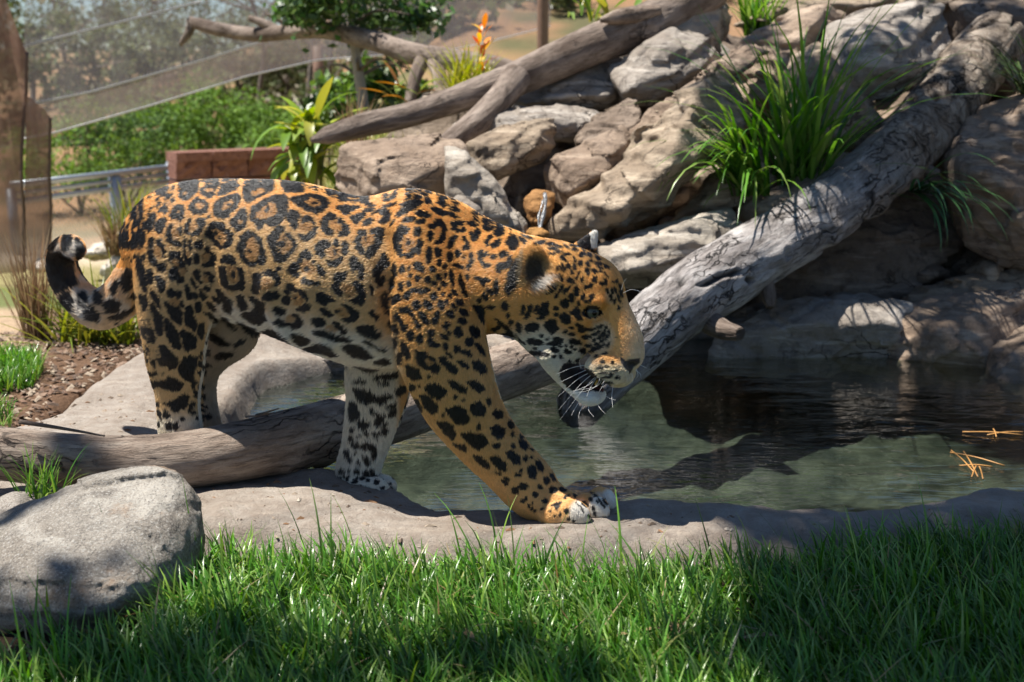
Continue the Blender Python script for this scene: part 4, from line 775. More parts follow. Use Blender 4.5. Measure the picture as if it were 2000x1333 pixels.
rg = np.random.default_rng(12); N_ = 46000; x = rg.uniform(-1.35, 1.5, N_); y = rg.uniform(1.25, 2.42, N_); fr_ = np.interp(proj(np.stack([x, y, 0 * x - .05], 1))[:, 0], [-300, 300, 420, 900, 1220, 1500, 1800, 2300], [1500, 1210, 1122, 1138, 1160, 1128, 1090, 1066]); py_ = proj(np.stack([x, y, 0 * x - .05], 1))[:, 1]
bould = ring([(-120, 1250), (-60, 1080), (200, 1060), (400, 1110), (390, 1190), (300, 1235), (100, 1275)])
k_ = (py_ > fr_ + 14 * fbm(np.stack([x * 9, y * 9, 0 * x], 1), 2)) & (poly_sd(np.stack([x, y], 1), bould) > -.03) & ((rg.random(N_) < sstep(-1.02, -.62, x + .4 * (y - 1.8)) + .12)); x, y = x[k_], y[k_]
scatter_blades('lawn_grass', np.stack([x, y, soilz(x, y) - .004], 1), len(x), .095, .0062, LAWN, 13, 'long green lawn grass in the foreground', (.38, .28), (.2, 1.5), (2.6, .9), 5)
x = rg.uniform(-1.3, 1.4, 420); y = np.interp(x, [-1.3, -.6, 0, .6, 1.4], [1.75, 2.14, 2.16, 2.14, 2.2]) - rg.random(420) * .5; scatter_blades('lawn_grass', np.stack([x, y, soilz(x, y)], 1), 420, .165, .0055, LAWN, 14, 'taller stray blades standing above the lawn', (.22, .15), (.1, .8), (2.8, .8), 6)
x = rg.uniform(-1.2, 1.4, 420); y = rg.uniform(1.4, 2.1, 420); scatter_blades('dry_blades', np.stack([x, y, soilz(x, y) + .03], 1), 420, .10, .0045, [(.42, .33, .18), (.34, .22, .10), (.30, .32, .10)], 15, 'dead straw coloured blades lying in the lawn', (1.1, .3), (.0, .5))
P_ = ring([(-200, 755), (-100, 690), (60, 682), (84, 705), (60, 745), (10, 752)]); N_ = 2600; x = rg.uniform(P_[:, 0].min(), P_[:, 0].max(), N_); y = rg.uniform(P_[:, 1].min(), P_[:, 1].max(), N_); k_ = poly_sd(np.stack([x, y], 1), P_) < 0; x, y = x[k_], y[k_]
scatter_blades('lawn_patch', np.stack([x, y, gz_full(x, y)], 1), len(x), .085, .006, LAWN, 16, 'small lawn patch at the left edge beyond the slab')
P_ = ring([(-200, 850), (-100, 800), (0, 765), (24, 790), (20, 822), (-100, 860)]); N_ = 900; x = rg.uniform(P_[:, 0].min(), P_[:, 0].max(), N_); y = rg.uniform(P_[:, 1].min(), P_[:, 1].max(), N_); k_ = poly_sd(np.stack([x, y], 1), P_) < 0; x, y = x[k_], y[k_]
scatter_blades('lawn_patch', np.stack([x, y, gz_full(x, y)], 1), len(x), .06, .005, LAWN, 17, 'smaller lawn patch just above the left end of the low log')
N_ = 2600; x = rg.uniform(-2.3, -1.0, N_); y = rg.uniform(2.9, 4.6, N_); k_ = (poly_sd(np.stack([x, y], 1), BASIN) > -.04) & (ratio(x, y) > -150); x, y = x[k_], y[k_]; n = len(x)
cs = rg.uniform(.006, .017, n)[:, None]; a = rg.uniform(0, 6.28, n); e1 = np.stack([np.cos(a), np.sin(a), rg.normal(0, .3, n)], 1) * cs; e2 = np.stack([-np.sin(a), np.cos(a), rg.normal(0, .3, n)], 1) * cs * .5; c0 = np.stack([x, y, soilz(x, y) + .006], 1); up = np.array([0, 0, .005])
v = np.stack([c0 - e1 - e2, c0 + e1 - e2 * .6, c0 + e1 + e2, c0 - e1 * .8 + e2, c0 + up], 1).reshape(-1, 3); b0 = np.arange(n)[:, None] * 5; f = np.vstack([b0 + np.array(q) for q in ((0, 1, 4), (1, 2, 4), (2, 3, 4), (3, 0, 4))])
MU = plain('mulch_chip', (.2, .14, .1), .9); mm_ = Mat('mulch'); mm_.bsdf(mm_.attr('Col'), .9); o = obj('mulch', v, f, mm_.m, None, False); fattr(o, 'Col', np.repeat(np.array([(.17, .10, .065), (.24, .16, .11), (.10, .065, .045), (.33, .26, .19)])[rg.integers(0, 4, n)], 5, 0)); tag(o, 'brown wood chip mulch beside the slab', 'mulch', None, 'stuff')
# grit and leaf bits on the rock rim
N_ = 1500; x = rg.uniform(-1.6, 1.7, N_); y = rg.uniform(2.1, 3.2, N_); p2 = np.stack([x, y], 1); k_ = (poly_sd(p2, BASIN) < -.02) & (poly_sd(p2, POOL) > .05); x, y = x[k_], y[k_]; n = len(x)
cs = (.0022 + .006 * rg.random(n) ** 4)[:, None]; a = rg.uniform(0, 6.28, n); e1 = np.stack([np.cos(a), np.sin(a), 0 * a], 1) * cs * rg.uniform(.8, 2.2, n)[:, None]; e2 = np.stack([-np.sin(a), np.cos(a), 0 * a], 1) * cs * .7; c0 = np.stack([x, y, basin_z(x, y)], 1); up = np.array([0, 0, 1.0]) * cs * .8
v = np.stack([c0 - e1 - e2, c0 + e1 - e2 * .6, c0 + e1 + e2, c0 - e1 * .8 + e2, c0 + up], 1).reshape(-1, 3); b0 = np.arange(n)[:, None] * 5; f = np.vstack([b0 + np.array(q) for q in ((0, 1, 4), (1, 2, 4), (2, 3, 4), (3, 0, 4))])
o = obj('grit', v, f, mm_.m, None, False); fattr(o, 'Col', np.repeat(np.array([(.30, .24, .18), (.14, .10, .07), (.22, .12, .06), (.42, .36, .29)])[rg.integers(0, 4, n)], 5, 0)); tag(o, 'grit and leaf bits strewn over the rock rim', 'grit', None, 'stuff')
N_ = 9000; x = rg.uniform(-2.6, -.5, N_); y = rg.uniform(4.7, 8.6, N_); k_ = (ratio(x, y) > 540) & (ratio(x, y) < 860) & (fbm(np.stack([x * 2, y * 2, 0 * x], 1), 2) > -.25); x, y = x[k_], y[k_]
scatter_blades('meadow_grass', np.stack([x, y, gz_full(x, y)], 1), len(x), .13, .008, [(.26, .27, .08), (.34, .30, .13), (.18, .24, .05)], 18, 'short yellow green grass on the slope behind the rocks', segs=3)
# pine needles afloat
ND = plain('pine_needle', (.42, .21, .06), .5)
for k, (cx, cy, segs) in enumerate([(1908, 902, [(-52, -18, 54, 8), (-50, -22, -6, 20), (-26, -20, 2, 30), (-34, 8, 30, 10), (0, 6, -10, 30), (4, 8, 12, 34)]), (1940, 850, [(-60, -6, 58, 0), (-12, 0, 58, -6), (0, -12, 6, 4)])]):
    nd = empty('pine_needles', PZ(cx, cy, WATERZ), ['larger clump of rusty pine needles afloat near the right end of the pool', 'few thin pine needles afloat beyond the larger needle clump'][k], 'pine needles', 'pine needles on the water')
    for a, b, c_, d in segs:
        p0, p1 = PZ(cx + a, cy + b, WATERZ + .004), PZ(cx + c_, cy + d, WATERZ + .006); v, f = tube(spline(np.array([p0, (p0 + p1) / 2 + np.array([0, 0, .004]), p1]), 4), .0022, 5); obj('needle', v, f, ND, nd)
# dead leaves in the lawn
DL = plain('dead_leaf', (.40, .24, .13), .7)
for k, (a, b, an, lb) in enumerate([(1305, 1300, 1.2, 'curled tan dead leaf at the bottom of the lawn, right of centre'), (1165, 1305, .3, 'long pale dry stalk lying low in the lawn'), (1450, 1298, .1, 'broken straw coloured leaf in the lawn at lower right'), (925, 1305, 2.0, 'small brown dead leaf at the bottom of the lawn'), (1650, 1028, .4, 'tiny reddish leaf on the rock rim')]):
    P = PZ(a, b, -.045 if b > 1100 else .01) + np.array([0, 0, .05 if b > 1100 else .012]); o = strip_leaf(P, an, .15, [.07, .16, .06, .05, .02][k], [.018, .010, .015, .015, .012][k], .3, (.40, .26, .14), 'dead_leaf', None); tag(o, lb, 'dead leaf')

# ------------------------------------------------------------------ the tree overhead, out of the frame, whose shade dapples the right and the near side
P0 = np.array([3.6, 5.6, .6]); ot = empty('shade_tree', P0, 'tall tree beside the enclosure whose crown shades the pool', 'tree')
SH = [(PZ(1750, 1150, 0), .26), (PZ(1920, 1200, 0), .30), (PZ(1620, 1280, 0), .16), (PZ(1960, 1090, 0), .26), (PZ(1850, 1310, 0), .30), (PZ(1700, 1220, 0), .16), (PZ(1480, 1010, 0), .10), (PZ(1620, 1020, 0), .15), (PZ(1770, 1010, 0), .15), (PZ(1930, 990, 0), .2), (PZ(2100, 1000, 0), .3),
      (PZ(1960, 800, -.2), .20), (PZ(1640, 930, -.2), .12),
      (PY(1640, 560, 4.5), .30), (PY(1740, 440, 4.6), .34), (PY(1830, 540, 4.5), .24), (PY(1950, 380, 4.6), .34), (PY(1880, 680, 4.2), .2), (PY(1960, 560, 4.4), .18), (PY(1960, 150, 5.3), .3), (PY(1500, 130, 5.2), .12),
      (PZ(120, 1270, 0), .14), (PZ(330, 1330, 0), .16), (PZ(620, 1330, 0), .13), (PZ(880, 1290, 0), .10), (PZ(60, 1150, .1), .07), (PZ(250, 1060, .2), .06), (PZ(180, 1110, .2), .05), (PZ(480, 1250, 0), .07), (PZ(160, 890, .1), .07), (PZ(1150, 1330, 0), .10), (PZ(1000, 1290, 0), .07), (PZ(40, 1000, .1), .07)]
rs = np.random.default_rng(44); lv, lf, lc = [], [], []; nv = 0; lm = MB()
hub = np.array([1.9, 4.9, 4.6]); lm.tube(spline(np.array([P0 - np.array([0, 0, .5]), P0 + np.array([-.1, 0, 1.8]), P0 + np.array([-.6, -.2, 3.2]), hub + np.array([.4, 0, .2])]), 6), np.linspace(.16, .07, 19), 10)
for k, (g, r) in enumerate(SH):
    h = rs.uniform(4.6, 5.8); c = g - SUN * ((h - g[2]) / -SUN[2]) * -1 if False else g + SUN * ((h - g[2]) / SUN[2])
    n = int((300 if k > 5 else 850) * r * r / .09 + 14); d = np.clip(rs.normal(0, .48, (n, 3)), -1.1, 1.1) * np.array([r, r, r * .8]); p = c + d
    a = rs.normal(size=(n, 3)); a /= np.linalg.norm(a, axis=1)[:, None]; b = np.cross(a, rs.normal(size=(n, 3)) + np.array([0, 0, 2.0])); b /= np.linalg.norm(b, axis=1)[:, None]; s = .042 * rs.uniform(.6, 1.3, n)[:, None]
    lv.append(np.stack([p - a * s * 1.4, p + b * s * .55, p + a * s * 1.4, p - b * s * .55], 1).reshape(-1, 3)); lf.append(np.arange(n * 4).reshape(-1, 4) + nv); nv += n * 4; lc.append(np.repeat(np.array(OLIVE)[rs.integers(0, 4, n)], 4, 0))
    lm.tube(spline(np.array([hub, (hub + c) / 2 + rs.normal(0, .12, 3), c + np.array([0, 0, .05])]), 4), np.linspace(.014, .004, 9), 5)
o = obj('crown', np.vstack(lv), np.vstack(lf), LEAF, ot); fattr(o, 'Col', np.vstack(lc)); o['kind'] = 'stuff'
lm.build('trunk', BARK, ot, True)
# ------------------------------------------------------------------ the jaguar
YAW = R(18)
JF = np.array([math.cos(YAW), -math.sin(YAW), 0.0]); JN = np.array([-math.sin(YAW), -math.cos(YAW), 0.0]); JZ = np.array([0, 0, 1.0])
JC = PY(850, 560, 2.57); JC[2] = 0.0
JB = np.stack([JF, JN, JZ])                       # world -> jaguar axes (forward, near side, up)
def JP(px, py, lat):
    r = ray(px, py); o = np.array([0, 0, CAMZ]); t = (lat - (o - JC) @ JN) / (r @ JN)
    return JB @ (o + r * t - JC)
def jr(px, py, lat, rpx):
    q = JB.T @ JP(px, py, lat) + JC
    return rpx * (q[1] * CP - (q[2] - CAMZ) * SP) / FPX
H = 0.0034
LO = np.array([-1.12, -0.24, -0.075]); HI = np.array([0.60, 0.26, 0.86])
NG = np.ceil((HI - LO) / H).astype(int) + 1
GX, GY, GZ = [(LO[k] + H * np.arange(NG[k])).astype(np.float32) for k in range(3)]
DD = np.full(NG, 0.5, np.float32)
def _box(lo, hi):
    a = np.maximum(np.floor((lo - LO) / H).astype(int), 0); b = np.minimum(np.ceil((hi - LO) / H).astype(int) + 1, NG)
    return tuple(slice(i, max(i + 1, j)) for i, j in zip(a, b))
def _blend(sl, d, k, sub=False):
    A = DD[sl]
    if sub:
        hh = np.clip(0.5 - 0.5 * (A + d) / k, 0, 1); DD[sl] = A * (1 - hh) + (-d) * hh + k * hh * (1 - hh)
    else:
        hh = np.clip(0.5 + 0.5 * (A - d) / k, 0, 1); DD[sl] = A * (1 - hh) + d * hh - k * hh * (1 - hh)
def ell(c, r, k=0.03, sub=False):
    c = np.asarray(c); r = np.asarray(r); sl = _box(c - r - k - 2 * H, c + r + k + 2 * H)
    x = (GX[sl[0]] - c[0])[:, None, None]; y = (GY[sl[1]] - c[1])[None, :, None]; z = (GZ[sl[2]] - c[2])[None, None]
    k0 = np.sqrt((x / r[0]) ** 2 + (y / r[1]) ** 2 + (z / r[2]) ** 2)
    k1 = np.sqrt((x / r[0] ** 2) ** 2 + (y / r[1] ** 2) ** 2 + (z / r[2] ** 2) ** 2) + 1e-9
    _blend(sl, (k0 * (k0 - 1) / k1).astype(np.float32), k, sub)
def cone(a, ra, b, rb, q=1.0, k=0.03, sub=False):
    """tapered capsule, squashed sideways by q"""
    a = np.array(a, float); b = np.array(b, float); m = np.array([1, max(1, q), 1]) * max(ra, rb) + k + 2 * H
    sl = _box(np.minimum(a, b) - m, np.maximum(a, b) + m)
    x = GX[sl[0]][:, None, None] - a[0]; y = (GY[sl[1]][None, :, None] - a[1]) / q; z = GZ[sl[2]][None, None] - a[2]
    d = b - a; d[1] /= q
    t = np.clip((x * d[0] + y * d[1] + z * d[2]) / max(d @ d, 1e-9), 0, 1)
    dist = np.sqrt((x - t * d[0]) ** 2 + (y - t * d[1]) ** 2 + (z - t * d[2]) ** 2) - (ra + (rb - ra) * t)
    _blend(sl, (dist * min(1.0, q)).astype(np.float32), k, sub)
def chain(pts, q=1.0, k=0.03):
    """pts rows: px, py, lateral, radius in photo px -> smooth limb"""
    P = np.array([np.r_[JP(a, b, c), jr(a, b, c, d)] for a, b, c, d in pts]); P = spline(P, 4)
    for i in range(len(P) - 1): cone(P[i, :3], P[i, 3], P[i + 1, :3], P[i + 1, 3], q, k if i == 0 else min(k, 0.02))
def blob(px, py, lat, rx, rz, rl, k=0.03, sub=False):
    c = JP(px, py, lat); ell(c, (jr(px, py, lat, rx), rl, jr(px, py, lat, rz)), k, sub)

# trunk: px, py, half height px, half width m
TR = np.array([(305, 476, 62, .085), (335, 474, 100, .115), (385, 480, 121, .135), (450, 488, 133, .142), (530, 502, 146, .148), (600, 520, 155, .155),
               (660, 540, 157, .160), (720, 556, 160, .150), (775, 558, 158, .132), (830, 548, 146, .112), (880, 530, 118, .105)], float)
for a, b, rv, rl in spline(TR, 3): blob(a, b, 0, 62, rv, rl, 0.025)
chain([(745, 470, 0, 62), (790, 442, 0, 60), (835, 455, 0, 66), (880, 490, 0, 76)], 0.8, 0.05)     # withers
chain([(870, 515, 0, 98), (940, 536, 0.0, 94), (1000, 556, .012, 90), (1060, 560, .018, 84)], 0.95, 0.05)  # neck
blob(905, 590, .0, 55, 75, .10, 0.05)
# near foreleg
chain([(806, 440, .062, 46), (812, 490, .085, 62), (825, 560, .105, 77), (847, 630, .110, 83), (866, 700, .106, 79), (892, 768, .098, 69), (912, 808, .090, 60), (955, 866, .074, 53), (1010, 926, .062, 47), (1044, 964, .056, 45)], 0.72, 0.022)
# near forepaw: pad body then four toes
chain([(1040, 968, .058, 42), (1085, 990, .058, 36), (1116, 994, .056, 26)], 1.0, 0.012)
for a, b, l, rx, rz in ((1080, 1006, .098, 33, 26), (1119, 1006, .098, 35, 30), (1154, 996, .056, 37, 33), (1175, 980, .012, 29, 29)):
    blob(a, b, l, rx, rz, .023, 0.004)
# far foreleg
chain([(760, 640, -.055, 66), (742, 720, -.06, 58), (735, 780, -.06, 47), (722, 836, -.055, 39), (708, 888, -.05, 32), (700, 918, -.048, 31), (702, 940, -.045, 30)], 0.85, 0.02)
chain([(700, 940, -.045, 31), (728, 950, -.045, 25)], 1.0, 0.012)
for a, b, l, rx, rz in ((706, 955, -.008, 26, 20), (735, 954, -.012, 27, 22), (752, 950, -.045, 24, 22), (745, 946, -.075, 22, 20)):
    blob(a, b, l, rx, rz, .021, 0.007)
# near hind leg
chain([(352, 480, .066, 80), (346, 560, .084, 74), (340, 625, .084, 59), (341, 680, .078, 49), (343, 722, .075, 42), (346, 775, .072, 32), (350, 830, .07, 33), (356, 880, .07, 32)], 0.78, 0.02)
chain([(356, 885, .07, 30), (392, 905, .07, 22)], 1.1, 0.015)
# far hind leg
chain([(385, 540, -.05, 80), (440, 610, -.07, 58), (452, 650, -.075, 40), (425, 685, -.08, 26), (398, 722, -.085, 22), (394, 775, -.085, 20), (396, 812, -.085, 23), (404, 850, -.085, 25)], 0.85, 0.02)
chain([(404, 850, -.085, 25), (435, 868, -.085, 20)], 1.1, 0.015)
# tail
TAIL = [(300, 500, 0, 46), (268, 545, 0.0, 37), (235, 585, .0, 33), (195, 605, .0, 31), (162, 588, .0, 25), (137, 560, 0.0, 23), (123, 528, .0, 21), (120, 502, 0.0, 19), (128, 486, .012, 16), (141, 482, .035, 14), (151, 490, .055, 12)]
chain(TAIL, 1.0, 0.015)
# head
blob(1098, 560, .02, 82, 82, .082, 0.03)
blob(1148, 568, .025, 70, 70, .066, 0.02)
blob(1078, 628, .035, 74, 76, .072, 0.03)
blob(1098, 660, .035, 56, 52, .060, 0.02)
chain([(1170, 596, .03, 44), (1194, 650, .036, 41), (1212, 688, .042, 38)], 0.68, 0.02)
blob(1213, 694, .044, 41, 30, .032, 0.012)                       # nose end
blob(1184, 722, .072, 42, 33, .029, 0.010); blob(1205, 724, .016, 36, 33, .029, 0.010)   # whisker pads
chain([(1086, 684, .035, 32), (1113, 734, .037, 19), (1134, 763, .04, 12), (1152, 774, .042, 13), (1168, 772, .043, 13)], 2.2, 0.008)  # lower jaw
blob(1218, 738, .046, 16, 14, .024, 0.01)
blob(1124, 622, .078, 36, 22, .020, 0.02); blob(1154, 588, .080, 26, 11, .015, 0.016)   # cheekbone, brow
# skin folds and muscle: groove behind the shoulder, flank fold, shoulder blade, forearm
cone(JP(746, 470, .134), .020, JP(756, 560, .146), .022, 1.0, .03, True); cone(JP(756, 560, .146), .022, JP(764, 680, .128), .020, 1.0, .03, True)
cone(JP(404, 470, .152), .020, JP(408, 610, .150), .022, 1.0, .03, True)
cone(JP(800, 405, .062), .024, JP(838, 530, .140), .022, 1.0, .03); cone(JP(872, 600, .150), .016, JP(905, 740, .132), .014, 1.0, .03)
cone(JP(520, 560, .158), .012, JP(560, 650, .128), .012, 1.0, .035); cone(JP(600, 560, .164), .012, JP(640, 665, .132), .012, 1.0, .035); cone(JP(330, 560, .135), .02, JP(338, 690, .118), .016, 1.0, .03)
# ears
blob(1036, 524, .092, 36, 50, .024, 0.012); blob(1060, 524, .122, 30, 37, .026, 0.012, True)
cone(JP(1142, 490, -.055), jr(1142, 490, -.055, 24), JP(1162, 456, -.06), jr(1162, 456, -.06, 7), 0.6, 0.012)
# mouth
def carve(pts, k=0.006, q=1.0):
    P = np.array([np.r_[JP(a, b, c), jr(a, b, c, d)] for a, b, c, d in pts])
    for i in range(len(P) - 1): cone(P[i, :3], P[i, 3], P[i + 1, :3], P[i + 1, 3], q, k, True)
carve([(1124, 734, .090, 8), (1138, 742, .088, 12), (1166, 752, .09, 12), (1200, 767, .09, 10)], 0.006, 4.2)
blob(1174, 655, .098, 22, 26, .016, 0.02, True)
cone(JP(1236, 714, .062), jr(1236, 714, .062, 8), JP(1228, 716, .085), jr(1228, 716, .085, 7), 1.0, 0.004, True)   # nostril
# eye socket: find the surface on the ray through the eye
def gsurf(px, py):
    r = JB @ ray(px, py); o = JB @ (np.array([0, 0, CAMZ]) - JC)
    t = np.arange(2.0, 3.2, 0.001); q = o + t[:, None] * r
    i = np.round((q - LO) / H).astype(int); ok = ((i >= 0) & (i < NG)).all(1); i = np.where(ok[:, None], i, 0)
    d = np.where(ok, DD[i[:, 0], i[:, 1], i[:, 2]], 1); k = np.argmax(d < 0)
    return q[k], r / np.linalg.norm(r)
es, er = gsurf(1156, 610)
EYE_C = es + er * 0.0100; EYE_R = 0.0165
ell(EYE_C - er * 0.006 + np.array([0.004, 0, 0]), (0.019, 0.016, 0.0125), 0.008, True)
ell(EYE_C - er * 0.007 + np.array([0.001, 0, .0125]), (0.021, 0.012, 0.0058), 0.004); ell(EYE_C - er * 0.006 + np.array([0, 0, -.0135]), (0.019, 0.011, 0.0052), 0.004)
jv, jf = surface_nets(DD, LO, H); jf = jf[:, ::-1].copy()
del DD
jv = laplacian(jv, jf, 2, 0.5)
JW = jv @ JB + JC                                # world positions
low = JW[:, 2] < .06
JW[low, 2] = np.maximum(JW[low, 2], basin_z(JW[low, 0], JW[low, 1]) + .002)
jn = vnormals(JW, jf)
